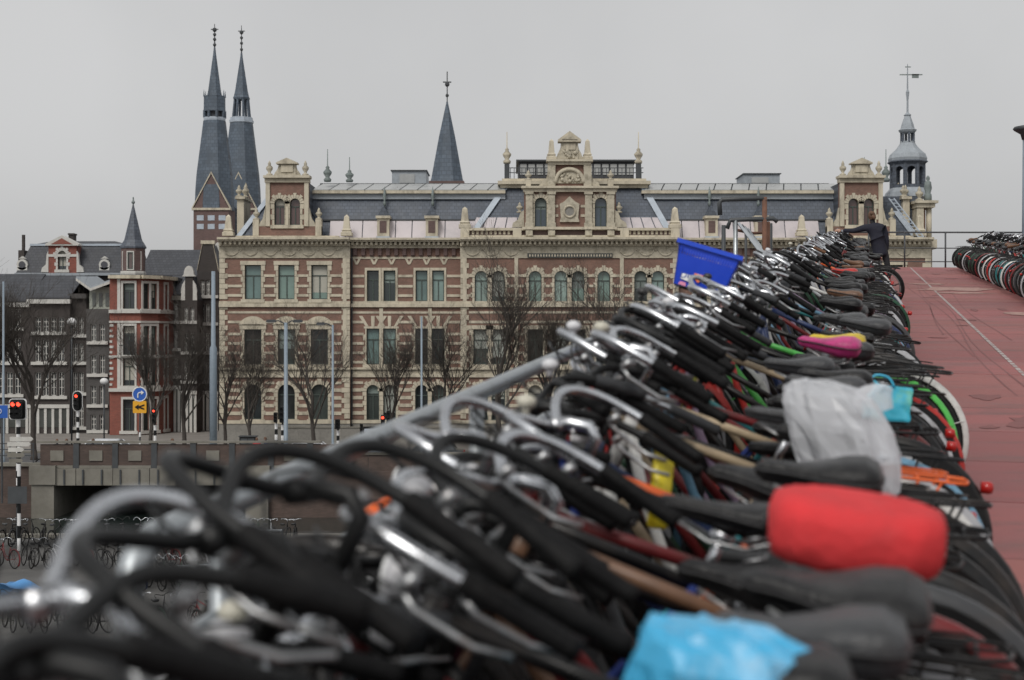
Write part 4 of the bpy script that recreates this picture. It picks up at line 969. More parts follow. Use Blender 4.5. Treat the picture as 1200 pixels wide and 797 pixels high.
for px in (25, 121.5):
    dm = MB().lathe([(6.5 / k, 0), (6.5 / k, .25)], 14).xform(Matrix.Translation((X_(px), d + .45, Z_(310))) @ Matrix.Rotation(rad(90), 4, 'X')).build('dormer_ring', 'white_paint', mn)
    MB().lathe([(4 / k, .2), (4 / k, .3)], 14).xform(Matrix.Translation((X_(px), d + .45, Z_(310))) @ Matrix.Rotation(rad(90), 4, 'X')).build('dormer_pane', 'pane', dm, color=(.05, .05, .06))
    MB().box(X_(px - 6), X_(px + 6), d + .2, d + 1.3, Z_(318), Z_(313)).prism([(X_(px - 4), Z_(303)), (X_(px + 4), Z_(303)), (X_(px), Z_(300))], d + .2, d + .6).build('dormer_base', 'white_paint', dm)
for px, y0, y1 in ((61, 290, 268), (139, 290, 271)): MB().box(X_(px - 3), X_(px + 3), d + 6, d + 7, Z_(y0), Z_(y1)).box(X_(px - 3.6), X_(px + 3.6), d + 5.9, d + 7.1, Z_(y1 + 2), Z_(y1)).build('chimney', 'brick_dark', rf)
MB().box(X_(9), X_(16), d + 3, d + 4.5, Z_(330), Z_(291)).tube([(X_(12.5), d + 3.7, Z_(291)), (X_(12.5), d + 3.7, Z_(272))], .16, 7).build('chimney', 'brick_dark', mn)
house('low dark brick house with white window and zinc dormer between corner building and gables', 189, 212, 346, 130.5, [(356, 376), (388, 408), (420, 440)], 3, 'brick_dark', 'slope', 322, 4.2, (452, 4), 'concrete')
house('narrow dark house with white scrolled neck gable and crest', 212, 231, 352, 129.5, [(360, 376), (390, 412), (424, 446)], 2, 'brick_dark', 'neck', 324, 4.6, (458, 3), None)
house('tall dark gable house with rows of white sash windows beside the office building', 231, 256, 318, 132, [(328, 346), (356, 378), (390, 412), (424, 446)], 3, 'brick_dark', 'gable', 286, 4.6, (458, 4), None)
house('slim house front with bright red upper brick beside the office corner', 249, 262, 318, 136, [(328, 342), (356, 376)], 1, 'brick_red', 'neck', 296, 5, None, None)
house('long plain house with dark slate roof behind the corner building', 163, 244, 324, 142, [], 1, 'brick_dark', 'slope', 291, 5, None, None)
# ================================================================== BARE TREES
def tree_meshes(seed, h, spread=1.0, levels=5):
    r_ = random.Random(seed); tk = MB(); cr_ = MB()
    def grow(p, dr, L_, r, lv, mbx):
        n = 3 if lv < 3 else 2; pts = [p]; rs = [r]; dcur = dr.copy()
        for i in range(n):
            dcur = (dcur + Vector((r_.uniform(-.16, .16), r_.uniform(-.16, .16), r_.uniform(-.05, .14)))).normalized()
            p = p + dcur * (L_ / n); pts.append(p); rs.append(max(.0045, r * (1 - .45 * (i + 1) / n)))
        mbx.tube(pts, rs, 6 if lv < 2 else 3, caps=False)
        if lv >= levels: return
        k_ = {0: 7, 1: 5, 2: 5, 3: 4, 4: 3}.get(lv, 3)
        for j in range(k_):
            f_ = (.42 + .58 * (j + 1) / k_) if lv else (.35 + .65 * (j + 1) / k_); i0 = min(n - 1, int(f_ * n)); q = pts[i0].lerp(pts[min(n, i0 + 1)], f_ * n - i0 if i0 < n else 0)
            ang = r_.uniform(0, 2 * math.pi); tilt = r_.uniform(.35, .85) * spread
            ax = dcur.orthogonal().normalized(); ax.rotate(Matrix.Rotation(ang, 3, dcur))
            nd = (dcur * math.cos(tilt) + ax * math.sin(tilt) + Vector((0, 0, .30))).normalized()
            grow(q, nd, L_ * r_.uniform(.52, .78), max(.0062, r * r_.uniform(.38, .55)), lv + 1, cr_)
    grow(Vector((0, 0, 0)), Vector((0, 0, 1)), h * .46, h * .019, 0, tk)
    tk.lathe([(h * .025, -.05), (h * .019, .25), (h * .0165, .6)], 8)
    return tk.mesh('trunk', 'bark', True), cr_.mesh('crown', 'bark', True)
TM = [tree_meshes(21, 10), tree_meshes(33, 10, 1.1), tree_meshes(47, 10, .9)]
TREES = [(295, 409, 103, 0, 'small bare tree in front of the left office pavilion'), (368, 372, 101, 1, 'bare street tree beside the double lamp pole'),
         (456, 388, 103, 2, 'slim bare tree in front of the left office wing'), (520, 375, 104, 1, 'slight bare tree just before the large bare tree'),
         (585, 318, 96, 0, 'largest bare tree, wide crown in front of the office building'), (652, 355, 100, 2, 'bare tree right beside the largest one'),
         (742, 322, 98, 1, 'bare tree rising from behind the handlebars before the office building'), (40, 318, 99, 1, 'tall bare tree in front of the dark canal houses'),
         (176, 385, 101, 2, 'bare tree in front of the red corner building'), (216, 372, 103, 0, 'bare tree before the white neck gable house'), (264, 392, 105, 1, 'thin bare tree at the office corner beside the tall grey pole'),
         (-20, 350, 97, 2, 'bare tree at the end of the dark canal houses')]
for i, (px, yt, d, k_, lab) in enumerate(TREES):
    b = P(px, 400, d); b.z = .2 if d > 96 else .28; h = (CAMZ - (yt - 398.5) / F * d) - b.z
    t = thing('bare_tree', lab, 'tree', b, 'bare trees along the street'); t.rotation_euler = (0, 0, i * 1.3); s_ = h / 10.4; t.scale = (s_ * .95, s_ * .95, s_)
    put(TM[k_][0], 'trunk', t); put(TM[k_][1], 'crown', t)
# ================================================================== STREET FURNITURE
def street_z(y): return .2 if y > 96 else .2 + (96 - y) / 13.4 * .7
def base_at(px, d, z=None): p = P(px, 400, d); p.z = street_z(d) if z is None else z; return p
def zat(py, d): return CAMZ - (py - 398.5) / F * d
def pole(t, px, d, y0, z0, r, m, name='pole', r2=None):
    x = (px - 600) / F * d; MB().tube([(x, d, z0), (x, d, zat(y0, d))], [r, r2 or r], 10).build(name, m, t, smooth=True); return x
# tall grey poles and lamps
def lamp_pole(px, yt, d, lab, r, arms=(), thick=None, m='post_blue'):
    b = base_at(px, d); t = thing('lamp_post', lab, 'lamp post', b, 'tall grey street poles')
    x = b.x; zt = zat(yt, d); pts = [(x, d, b.z), (x, d, zat(thick, d)) if thick else (x, d, b.z + .5), (x, d, zat(thick, d) + .15) if thick else (x, d, b.z + .6), (x, d, zt)]
    MB().tube(pts, [r, r * .95, r * .62, r * .5], 12).build('pole', m, t, smooth=True)
    MB().lathe([(r * 1.7, 0), (r * 1.6, .12), (r * 1.05, .2)], 12, (x, d, b.z)).build('foot', m, t)
    for s_, ln_ in arms:
        MB().tube([(x, d, zt - .1), (x + s_ * ln_ * .5, d - .1, zt + .1), (x + s_ * ln_, d - .2, zt + .06)], .035, 6).build('arm', 'iron', t)
        h = MB().prism([(x + s_ * ln_ - .28, zt + .02), (x + s_ * ln_ + .28, zt + .02), (x + s_ * ln_ + .22, zt + .16), (x + s_ * ln_ - .22, zt + .16)], d - .32, d - .08).build('lamp_head', 'iron', t)
        MB().box(x + s_ * ln_ - .2, x + s_ * ln_ + .2, d - .28, d - .12, zt - .01, zt + .025).build('lamp_glass', 'lens', h)
    return t
lamp_pole(250, 318, 88, 'thick blue grey steel mast at the end of the bridge parapet', .22, (), 408)
lamp_pole(335, 378, 86, 'stout grey pole with two short lamp arms in front of the office pavilion', .2, ((-1, .8), (1, .7)))
lamp_pole(390, 381, 92, 'slim grey lamp post with one lamp arm beside the bare street tree', .13, ((-1, .7),))
lamp_pole(494, 371, 92, 'plain slim grey pole in front of the office wing', .11, ())
lamp_pole(4, 330, 92, 'thin grey pole in front of the far dark canal houses', .12, ())
b = base_at(122, 100); t = thing('street_lantern', 'thin lamp post carrying a white globe before the corner building', 'street lamp', b)
pole(t, 122, 100, 450, b.z, .05, 'iron'); MB().ball((b.x, 100, zat(447, 100)), .28, 12, 8, (1, 1, .8)).build('globe', 'white_matte', t, smooth=True)
b = base_at(84, 104); t = thing('street_lantern', 'tall lamp post carrying a flattened white lamp before the dark houses', 'street lamp', b)
pole(t, 84, 104, 380, b.z, .06, 'iron'); MB().lathe([(.1, 0), (.3, .1), (.34, .25), (.22, .42), (.05, .5)], 12, (b.x, 104, zat(381, 104))).build('globe', 'white_matte', t, smooth=True)
# traffic lights
def rrect(w, h, r, n=5):
    pts = []
    for cx, cz, a0 in ((w / 2 - r, h / 2 - r, 0), (-w / 2 + r, h / 2 - r, 90), (-w / 2 + r, -h / 2 + r, 180), (w / 2 - r, -h / 2 + r, 270)):
        pts += arc(cx, cz, r, a0, a0 + 90, n)
    return pts
def off(pts, x, z): return [(a + x, b + z) for a, b in pts]
def traffic_light(px, pyc, d, w, h, lab, red=True, board=True, stripes=6, stripe_col=('white_matte', 'black_metal'), zb=None, lights=3, twin=False, side=False, round_=.5):
    b = base_at(px, d, zb); t = thing('traffic_light', lab, 'traffic light', b, 'traffic lights along the street'); x = b.x; zc = zat(pyc, d)
    if board:
        MB().prism(off(rrect(w, h, min(w, h) * round_ * .98), x, zc), d - .02, d + .02).build('backboard_rim', 'white_matte', t)
        MB().prism(off(rrect(w * .88, h * .93, min(w, h) * .88 * round_ * .98), x, zc), d - .05, d - .021).build('backboard', 'black_metal', t)
    hw = w * (.42 if not side else .3)
    hd = MB().prism(off(rrect(hw if not twin else w * .66, h * .78, .05), x, zc), d - .3, d - .05).build('signal_head', 'black_metal', t)
    for j in range(lights):
        zz = zc + h * .78 * (.32 - .32 * j); r = min(hw * .36, h * .1)
        for xo in ((-w * .16, w * .16) if twin else (0,)):
            lit = red and j == 0
            MB().tube([(x + xo, d - .32, zz), (x + xo, d - .29, zz)], r, 12).build('lens', 'red_lamp' if lit else 'black_metal', hd)
            v = arc(x + xo, zz, r * 1.25, 10, 170, 6); v2 = arc(x + xo, zz, r * 1.15, 170, 10, 6); MB().prism(v + v2, d - .46, d - .3).build('visor', 'black_metal', hd)
    z1 = zc - h / 2
    n = stripes; top_ = z1; st = .30
    MB().tube([(x, d + .05, top_ - .02), (x, d + .05, zc)], .05, 8).build('bracket', 'black_metal', t)
    for j in range(n):
        z2 = top_ - st
        if z2 < b.z: z2 = b.z
        if top_ - z2 < .02: break
        MB().tube([(x, d + .05, z2), (x, d + .05, top_)], .09 if d < 80 else .085, 10).build('pole_stripe', stripe_col[j % 2], t); top_ = z2
    if top_ > b.z + .01: MB().tube([(x, d + .05, b.z), (x, d + .05, top_)], .085, 10).build('pole', 'iron', t)
    return t
traffic_light(21, 479.5, 63, .72, .86, 'traffic light with twin red lamps lit on a wide white rimmed board', True, True, 12, zb=-.5, twin=True, round_=.18)
traffic_light(91, 470, 86, .56, 1.16, 'red traffic light on tall oval white rimmed board behind the bridge railing', True, True, 6)
traffic_light(181.5, 487, 88, .45, 1.1, 'small dark traffic light without rim beside the blue arrow sign', True, False, 6)
traffic_light(323.5, 489, 84, .62, .7, 'dark traffic light turned away, on a striped pole beside the stout lamp pole', False, False, 10, ('white_matte', 'black_metal'), side=True)
traffic_light(331, 486, 87, .62, 1.15, 'dark oval signal board seen from behind, next to the stout lamp pole', False, False, 4)
traffic_light(396, 497, 90, .7, .75, 'dark traffic light by the slim lamp post', False, False, 6)
traffic_light(424, 503, 90, .4, .85, 'narrow dark traffic light on striped pole beside the poster panel', False, False, 8)
traffic_light(449, 494, 90, .55, .95, 'red traffic light lit in front of the office wing', True, False, 8)
traffic_light(455.5, 491, 88, .5, 1.25, 'tall dark traffic light just beside the lit red one', False, False, 8)
# blue arrow sign with yellow panel
d = 84.0; b = base_at(164, d); t = thing('road_sign', 'round blue turn right sign above a yellow panel on a striped post', 'road sign', b); x = b.x
r = 8.2 * d / F
MB().tube([(x, d - .08, zat(462, d)), (x, d - .05, zat(462, d))], r, 24).build('blue_disc', 'sign_blue', t)
MB().tube([(x + r * math.cos(a), d - .07, zat(462, d) + r * math.sin(a)) for a in [2 * math.pi * i / 24 for i in range(24)]], .03, 5, closed=True).build('white_rim', 'white_matte', t)
zc = zat(462, d); a_ = MB()
a_.tube([(x - .09, d - .095, zc - .2), (x - .09, d - .095, zc), (x - .05, d - .095, zc + .07), (x + .03, d - .095, zc + .09), (x + .1, d - .095, zc + .09)], .035, 6)
a_.prism([(x + .09, zc - .03), (x + .09, zc + .21), (x + .24, zc + .09)], d - .11, d - .08); a_.build('arrow', 'white_matte', t)
zy = zat(477, d)
MB().prism(off(rrect(.74, .66, .06), x, zy), d - .08, d - .05).build('yellow_panel', 'sign_yellow', t)
MB().prism([(x - .27, zy), (x - .05, zy + .15), (x - .05, zy + .05), (x + .26, zy + .15), (x + .26, zy + .07), (x + .05, zy), (x + .26, zy - .07), (x + .26, zy - .15), (x - .05, zy - .05), (x - .05, zy - .15)], d - .1, d - .079).build('panel_arrow', 'black_metal', t)
z_ = zat(470, d); j = 0
MB().tube([(x, d, b.z + .0), (x, d, z_)], .045, 8).build('post', 'iron', t)
for j in range(4): MB().tube([(x, d - .001, 1.2 + j * .5), (x, d - .001, 1.45 + j * .5)], .06, 8).build('post_band', 'white_matte', t)
# blue rectangular sign at far left
d = 80.0; x = (2 - 600) / F * d; t = thing('road_sign', 'small blue rectangular sign at the far left of the canal wall', 'road sign', (x, d, -.5))
MB().box(x - .35, x + .32, d - .03, d, zat(490, d), zat(475, d)).build('panel', 'sign_blue', t); MB().tube([(x, d + .05, -.5), (x, d + .05, zat(476, d))], .05, 8).build('post', 'iron', t)
MB().tube([(x - .12 + .12 * math.cos(a), d - .05, zat(482, d) + .12 * math.sin(a)) for a in [2 * math.pi * i / 12 for i in range(12)]], .02, 5, closed=True).build('emblem', 'white_matte', t)
# white direction signs on a striped post
d = 62.0; x = (22 - 600) / F * d; t = thing('direction_sign', 'white stacked direction panels on a black and white post', 'direction sign', (x, d, -.5))
for j, (a, b_, y0, y1) in enumerate(((12, 37, 512, 517), (9, 34, 518, 523), (10, 26, 524.5, 529.5), (9, 27, 531, 536), (11, 25, 537.5, 542))):
    m_ = MB().prism([((a - 600) / F * d, zat(y1, d)), ((b_ - 600) / F * d, zat(y1, d)), ((b_ + 2.5 - 600) / F * d, zat((y0 + y1) / 2, d)), ((b_ - 600) / F * d, zat(y0, d)), ((a - 600) / F * d, zat(y0, d))], d - .06, d - .02)
    m_.build('sign_panel', 'concrete' if j > 2 else 'white_paint', t)
for j in range(9):
    z_ = -.5 + j * .5; MB().tube([(x, d + .03, z_), (x, d + .03, z_ + .5)], .075, 8).build('post_stripe', 'black_metal' if j % 2 else 'white_matte', t)
MB().box(x - .42, x + .35, d - .08, d - .05, zat(590, d), zat(570, d)).build('notice_plate', 'iron', t)
# poster panel
d = 93.0; b = base_at(437, d); t = thing('poster_panel', 'black framed illuminated poster panel on the street beside the traffic lights', 'poster', b); x = b.x
MB().box(x - .62, x + .62, d, d + .2, b.z + .4, zat(500, d)).box(x - .1, x + .1, d + .05, d + .15, b.z, b.z + .4).build('frame', 'black_metal', t)
MB().box(x - .52, x + .52, d - .02, d + .01, b.z + .55, zat(502.5, d)).build('poster', mat('poster_print', (.42, .46, .52), .4, var=.45, scale=3.5), t)
# black kiosk cabinet
d = 95.0; b = base_at(290, d); t = thing('utility_cabinet', 'black street cabinet behind the person in red', 'cabinet', b); x = b.x
MB().box(x - .5, x + .5, d, d + .6, b.z, zat(512, d)).build('body', 'black_metal', t); MB().box(x - .55, x + .55, d - .05, d + .65, zat(512, d), zat(511, d)).build('cap', 'iron', t)
MB().box(x - .42, x - .02, d - .02, d, b.z + .2, zat(514, d)).build('door', 'iron', t); MB().box(x + .02, x + .42, d - .02, d, b.z + .2, zat(514, d)).build('door', 'iron', t)
# fence with glass between kiosk and poster: grey hoarding along the pavement
t = thing('hoarding', 'low grey panel fence along the foot of the office building', 'fence', (wx(360), 113.5, .33))
for i in range(16): MB().box(wx(330) + i * 1.62, wx(330) + i * 1.62 + 1.58, 113.5, 113.58, .33, 1.5).build('panel', 'plinth', t)
MB().box(wx(330), wx(330) + 26, 113.45, 113.63, 1.5, 1.6).build('rail', 'concrete', t)
# cars
def car(px, d, rz, colr, lab, zb=None):
    b = base_at(px, d, zb); t = thing('parked_car', lab, 'car', b, 'cars on the street'); t.rotation_euler = (0, 0, rz)
    prof = [(-2.05, .28), (2.05, .28), (2.1, .55), (2.0, .78), (1.15, .9), (-1.55, .93), (-2.05, .85), (-2.1, .5)]
    put(MB().prism(prof, -.84, .84).mesh('body', 'plastic'), 'body', t, color=colr)
    g_ = MB().add([(1.15, -.78, .89), (1.15, .78, .89), (-1.6, .78, .92), (-1.6, -.78, .92), (.45, -.62, 1.40), (.45, .62, 1.40), (-1.2, .62, 1.42), (-1.2, -.62, 1.42)], [(0, 1, 5, 4), (1, 2, 6, 5), (2, 3, 7, 6), (3, 0, 4, 7), (4, 5, 6, 7)])
    put(g_.mesh('windows', 'pane'), 'windows', t, color=(.02, .025, .03))
    put(MB().add([(.5, -.66, 1.40), (.5, .66, 1.40), (-1.25, .66, 1.42), (-1.25, -.66, 1.42), (.3, -.55, 1.47), (.3, .55, 1.47), (-1.05, .55, 1.48), (-1.05, -.55, 1.48)], [(0, 1, 5, 4), (1, 2, 6, 5), (2, 3, 7, 6), (3, 0, 4, 7), (4, 5, 6, 7), (3, 2, 1, 0)]).mesh('roof', 'plastic', True), 'roof', t, color=colr)
    for q in (-1, 1):
        for (xa, za, xb, zb_) in ((1.15, .9, .47, 1.42), (-.35, .92, -.35, 1.43), (-1.6, .93, -1.22, 1.43)):
            put(MB().tube([(xa, q * .79, za), (xb, q * .64, zb_)], .04, 5).mesh('pillar', 'plastic'), 'pillar', t, color=colr)
        for xx in (-1.3, 1.3):
            w_ = put(MB().tube([(xx, q * .70, .31), (xx, q * .87, .31)], .31, 18).mesh('wheel', 'tyre'), 'wheel', t)
            put(MB().tube([(xx, q * .80, .31), (xx, q * .885, .31)], .19, 14).mesh('rim', 'steel'), 'rim', w_)
        put(MB().box(1.98, 2.11, q * .62 - .16, q * .62 + .16, .62, .76).mesh('headlight', 'lens'), 'headlight', t)
        put(MB().box(-2.12, -2.0, q * .66 - .12, q * .66 + .12, .62, .82).mesh('tail_light', 'reflector'), 'tail_light', t)
    return t
car(368, 93.5, 0.05, (.62, .63, .65), 'white car on the road behind the handlebars')
car(131, 91.5, 0.0, (.55, .57, .6), 'white car roof showing above the bridge parapet', .62)
car(505, 97, math.pi, (.05, .055, .06), 'black car on the road in front of the office wing')
# ================================================================== BICYCLES
BM_ = {}
def torus(R, r, n, m, flat=1.0):
    b = MB(); pts = [(R * math.cos(2 * math.pi * i / n), 0, R * math.sin(2 * math.pi * i / n)) for i in range(n)]
    b.tube(pts, r, m, closed=True); return b
BM_['tyre'] = torus(.333, .021, 36, 8).mesh('tyre', 'tyre', True)
BM_['rim'] = torus(.308, .012, 32, 5).mesh('rim', 'steel', True)
b = MB()
for i in range(24):
    a = 2 * math.pi * i / 24; a2 = a + (.5 if i % 2 else -.5); yy = .03 if i % 4 < 2 else -.03
    b.tube([(.03 * math.cos(a2), yy, .03 * math.sin(a2)), (.305 * math.cos(a), 0, .305 * math.sin(a))], .0016, 3, caps=False)
b.tube([(0, -.055, 0), (0, -.03, 0), (0, -.029, 0), (0, .029, 0), (0, .03, 0), (0, .055, 0)], [.012, .012, .03, .03, .012, .012], 10)
BM_['wheel'] = b.mesh('wheel', 'steel')
def guard(a0, a1, R=.372, w=.027, n=20):
    b = MB(); prof = [(-w, -.014), (-w * .75, .004), (-w * .3, .012), (w * .3, .012), (w * .75, .004), (w, -.014)]
    for i in range(n + 1):
        a = rad(a0 + (a1 - a0) * i / n)
        for (y, h) in prof: b.v.append(((R + h) * math.cos(a), y, (R + h) * math.sin(a)))
        for (y, h) in prof: b.v.append(((R + h - .004) * math.cos(a), y * .96, (R + h - .004) * math.sin(a)))
    for i in range(n):
        for j in range(5):
            o = i * 12 + j; b.f.append((o, o + 1, o + 13, o + 12)); o += 6; b.f.append((o + 1, o, o + 12, o + 13))
    for q in (-1, 1):
        a = rad((a0 + a1) / 2 + 20); b.tube([(R * math.cos(a), q * w, R * math.sin(a)), (0, q * .05, 0)], .003, 4)
        a = rad(a1 if abs(a1) > 180 else a0 + 8); b.tube([(R * math.cos(a), q * w, R * math.sin(a)), (0, q * .05, 0)], .003, 4)
    return b
BM_['guard_r'] = guard(55, 218).mesh('mudguard', 'paint', True)
BM_['guard_f'] = guard(42, 205).mesh('mudguard', 'paint', True)
RA, FA, BBk = Vector((0, 0, .352)), Vector((1.05, 0, .352)), Vector((.44, 0, .29))
CL = Vector((.83, 0, 1.035)); SX = .225; SADZ = .935
ST_T, HT_T, HT_B = Vector((.27, 0, .78)), Vector((.775, 0, .91)), Vector((.84, 0, .72))
def stays(b):
    for q in (-1, 1):
        b.tube([BBk + Vector((0, q * .03, 0)), RA + Vector((.0, q * .06, 0))], .010, 7)
        b.tube([ST_T + Vector((.01, q * .02, -.05)), RA + Vector((0, q * .06, 0))], .008, 7)
    b.tube([BBk + Vector((0, -.04, 0)), BBk + Vector((0, .04, 0))], .026, 10)
    b.tube([BBk, ST_T], .016, 9); b.tube([HT_B, HT_T], .020, 10)
def fr_opa():
    b = MB(); stays(b); b.tube([ST_T + Vector((0, 0, -.03)), HT_T + Vector((.008, 0, -.03))], .0155, 9); b.tube([BBk, HT_B + Vector((0, 0, .03))], .017, 9); return b
def fr_oma():
    b = MB(); stays(b)
    b.tube([HT_T + Vector((.01, 0, -.03)), Vector((.72, 0, .68)), Vector((.64, 0, .52)), Vector((.55, 0, .43)), Vector((.40, 0, .40))], .0165, 9)
    b.tube([HT_B, Vector((.76, 0, .55)), Vector((.66, 0, .40)), Vector((.56, 0, .32)), BBk], .0175, 9); return b
def fr_mix():
    b = MB(); stays(b); b.tube([Vector((.33, 0, .62)), HT_T + Vector((.01, 0, -.05))], .015, 9); b.tube([BBk, HT_B + Vector((0, 0, .02))], .018, 9); return b
BM_['frame_opa'] = fr_opa().mesh('frame', 'paint', True); BM_['frame_oma'] = fr_oma().mesh('frame', 'paint', True); BM_['frame_mix'] = fr_mix().mesh('frame', 'paint', True)
b = MB(); b.tube([HT_B, HT_B + Vector((.02, 0, -.07))], .018, 8)
for q in (-1, 1): b.tube([HT_B + Vector((.015, 0, -.05)), HT_B + Vector((.03, q * .045, -.09)), Vector((.935, q * .052, .52)), Vector((.99, q * .052, .43)), FA + Vector((0, q * .055, 0))], .010, 7)
BM_['fork'] = b.mesh('fork', 'paint', True)
# handlebars, local to the clamp
BARS = {
 'swept': [(0, 0, 0), (.02, .05, .004), (.045, .12, .024), (.055, .19, .042), (.035, .245, .046), (-.015, .28, .034), (-.08, .298, .008), (-.15, .298, -.022)],
 'tall': [(0, 0, 0), (.02, .045, .015), (.05, .10, .06), (.06, .17, .095), (.05, .23, .10), (0, .27, .078), (-.08, .285, .036), (-.15, .285, 0)],
 'flat': [(0, 0, 0), (.01, .08, .008), (.01, .16, .02), (-.01, .20, .028), (-.05, .235, .022), (-.09, .262, .012)],
}
GRIP = {'swept': (-.285, .285, -.088), 'tall': (-.285, .275, -.07), 'flat': (-.19, .315, -.02)}
def smooth_path(p, n=3):
    out_ = []
    for i in range(len(p) - 1):
        p0, p1, p2, p3 = [Vector(p[max(0, min(len(p) - 1, i + k))]) for k in (-1, 0, 1, 2)]
        for j in range(n):
            t = j / n; out_.append(.5 * ((2 * p1) + (-p0 + p2) * t + (2 * p0 - 5 * p1 + 4 * p2 - p3) * t * t + (-p0 + 3 * p1 - 3 * p2 + p3) * t ** 3))
    out_.append(Vector(p[-1])); return out_
for k, half in BARS.items():
    hp = smooth_path(half); full = [Vector((p.x, -p.y, p.z)) for p in hp[::-1]] + hp[1:]
    for fin, m in (('c', 'chrome'), ('k', 'black_metal')):
        b = MB().tube(full, .0115, 9)
        st = HT_T - CL; b.tube([st, (-.095, 0, -.02), (-.075, 0, .005), (-.03, 0, .008), (0, 0, 0)], [.0135, .0135, .014, .014, .016], 9); b.tube([(0, -.03, 0), (0, .03, 0)], .018, 9)
        BM_['bar_' + k + fin] = b.mesh('handlebar', m, True)
    e = Vector(half[-1]); g2 = Vector(GRIP[k])
    for q in (-1, 1):
        b = MB(); f_ = lambda v: Vector((v.x, v.y * q, v.z))
        prof = [(0, .0155), (.04, .0175), (.3, .0165), (.6, .0178), (.92, .0172), (1.0, .019), (1.02, .012)]
        st0 = e + (e - g2) * .18
        b.tube([f_(st0.lerp(g2, t)) for t, r in prof], [r for t, r in prof], 9)
        BM_['grip_%s%d' % (k, q)] = b.mesh('grip', 'rubber', True)
        b = MB(); a = Vector(half[-2]); dv = (g2 - e).normalized()
        p0 = a + Vector((.012, 0, -.018)); b.tube([f_(p0), f_(p0 + Vector((.02, .0, -.022)))], .011, 6)
        b.tube([f_(p0 + Vector((.02, 0, -.022))), f_(p0 + Vector((.0, .008, -.045))), f_(p0 + dv * .09 + Vector((0, .004, -.048))), f_(p0 + dv * .15 + Vector((0, .004, -.03)))], [.007, .006, .006, .005], 6)
        BM_['lever_%s%d' % (k, q)] = b.mesh('brake_lever', 'steel', True)
        b = MB(); b.tube(smooth_path([f_(p0 + Vector((.03, 0, -.02))), f_(p0 + Vector((.12, -.05, .0))), f_(Vector((.12, .10, .0))), f_(Vector((.06, .03, -.12))), Vector((.0, .01 * q, -.30))]), .0032, 5)
        BM_['cable_%s%d' % (k, q)] = b.mesh('cable', 'black_metal', True)
b = MB().ball((0, 0, 0), .024, 10, 6, (1, 1, .7)).tube([(0, 0, -.03), (0, 0, -.01)], .010, 6); BM_['bell'] = b.mesh('bell', 'plastic', True)
def saddle(kind):
    ST_ = {'gel': [(-.135, .055, .005, .03), (-.125, .088, .028, .045), (-.095, .104, .040, .055), (-.05, .100, .036, .058), (0, .076, .022, .05), (.05, .046, .014, .042), (.09, .030, .016, .036), (.125, .025, .016, .032), (.142, .016, .006, .02), (.147, .004, -.004, .006)],
           'slim': [(-.13, .045, .01, .02), (-.122, .068, .025, .03), (-.10, .076, .030, .034), (-.06, .068, .024, .036), (0, .045, .014, .036), (.05, .030, .012, .032), (.10, .023, .014, .03), (.138, .016, .008, .022), (.145, .004, -.002, .006)],
           'cover': [(-.165, .07, .0, .06), (-.15, .105, .032, .085), (-.11, .122, .048, .10), (-.05, .12, .046, .10), (.0, .105, .040, .09), (.06, .085, .036, .08), (.11, .066, .036, .07), (.145, .05, .026, .05), (.157, .02, .0, .02)]}[kind]
    b = MB(); n = 16; rr_ = random.Random(4)
    for (x, w, zt, dp) in ST_:
        for j in range(n):
            a = 2 * math.pi * j / n; c, s_ = math.cos(a), math.sin(a)
            y = w * math.copysign(abs(c) ** .75, c); zz = (zt if s_ >= 0 else 0) * abs(s_) ** .7 if s_ >= 0 else -dp * abs(s_) ** .45
            w2 = 1.0 if s_ >= 0 or kind == 'cover' else 1.0 - .25 * abs(s_)
            wr = (rr_.uniform(-.004, .004) if kind == 'cover' else 0)
            b.v.append((x + wr, y * w2 + wr, zz + wr))
    m = len(ST_)
    for i in range(m - 1):
        for j in range(n): b.f.append((i * n + j, (i + 1) * n + j, (i + 1) * n + (j + 1) % n, i * n + (j + 1) % n))
    b.f.append(tuple(range(n))); b.f.append(tuple((m - 1) * n + j for j in range(n - 1, -1, -1)))
    return b
for k, st_ in (('gel', [(-.137, .035), (-.127, .089), (-.095, .106), (-.05, .102), (0, .078), (.05, .048), (.09, .032), (.125, .027), (.146, .012)]), ('slim', [(-.132, .03), (-.123, .069), (-.10, .078), (-.06, .07), (0, .047), (.05, .032), (.10, .025), (.142, .012)])):
    half_ = [(x, y, -.004) for x, y in st_]; BM_['seam_' + k] = MB().tube(half_ + [(x, -y, z) for x, y, z in half_[::-1]], .0032, 5, closed=True).mesh('seam', 'rubber', True)
for k in ('gel', 'slim', 'cover'):
    BM_['saddle_' + k] = saddle(k).mesh('saddle' if k != 'cover' else 'saddle_cover', 'vinyl' if k != 'cover' else 'cloth', True)
b = MB()
for q in (-1, 1):
    b.tube([(.10, q * .015, -.035), (.03, q * .025, -.065), (-.05, q * .03, -.066), (-.10, q * .055, -.04)], .0045, 5)
    b.tube([(-.075 + .022 * math.cos(t), q * .055 + .022 * math.sin(t), -.085 + .0065 * i) for i, t in enumerate([k * .9 for k in range(10)])], .004, 4)
BM_['springs'] = b.mesh('saddle_springs', 'steel', True)
sp_top = Vector((SX, 0, .885)); BM_['seat_post'] = MB().tube([ST_T - Vector((0, 0, .02)), sp_top], .0135, 9).tube([sp_top + Vector((-.02, 0, -.01)), sp_top + Vector((.03, 0, .0))], .02, 7).mesh('seat_post', 'chrome', True)
b = MB()
for q in (-1, 1):
    b.tube([(.20, q * .03, .72), (.14, q * .065, .745), (-.20, q * .065, .745), (-.245, q * .05, .745), (-.255, 0, .745)], .0055, 6)
    b.tube([(-.10, q * .065, .742), (.0, q * .065, .36)], .005, 5); b.tube([(-.17, q * .065, .742), (.0, q * .065, .36)], .0045, 5)
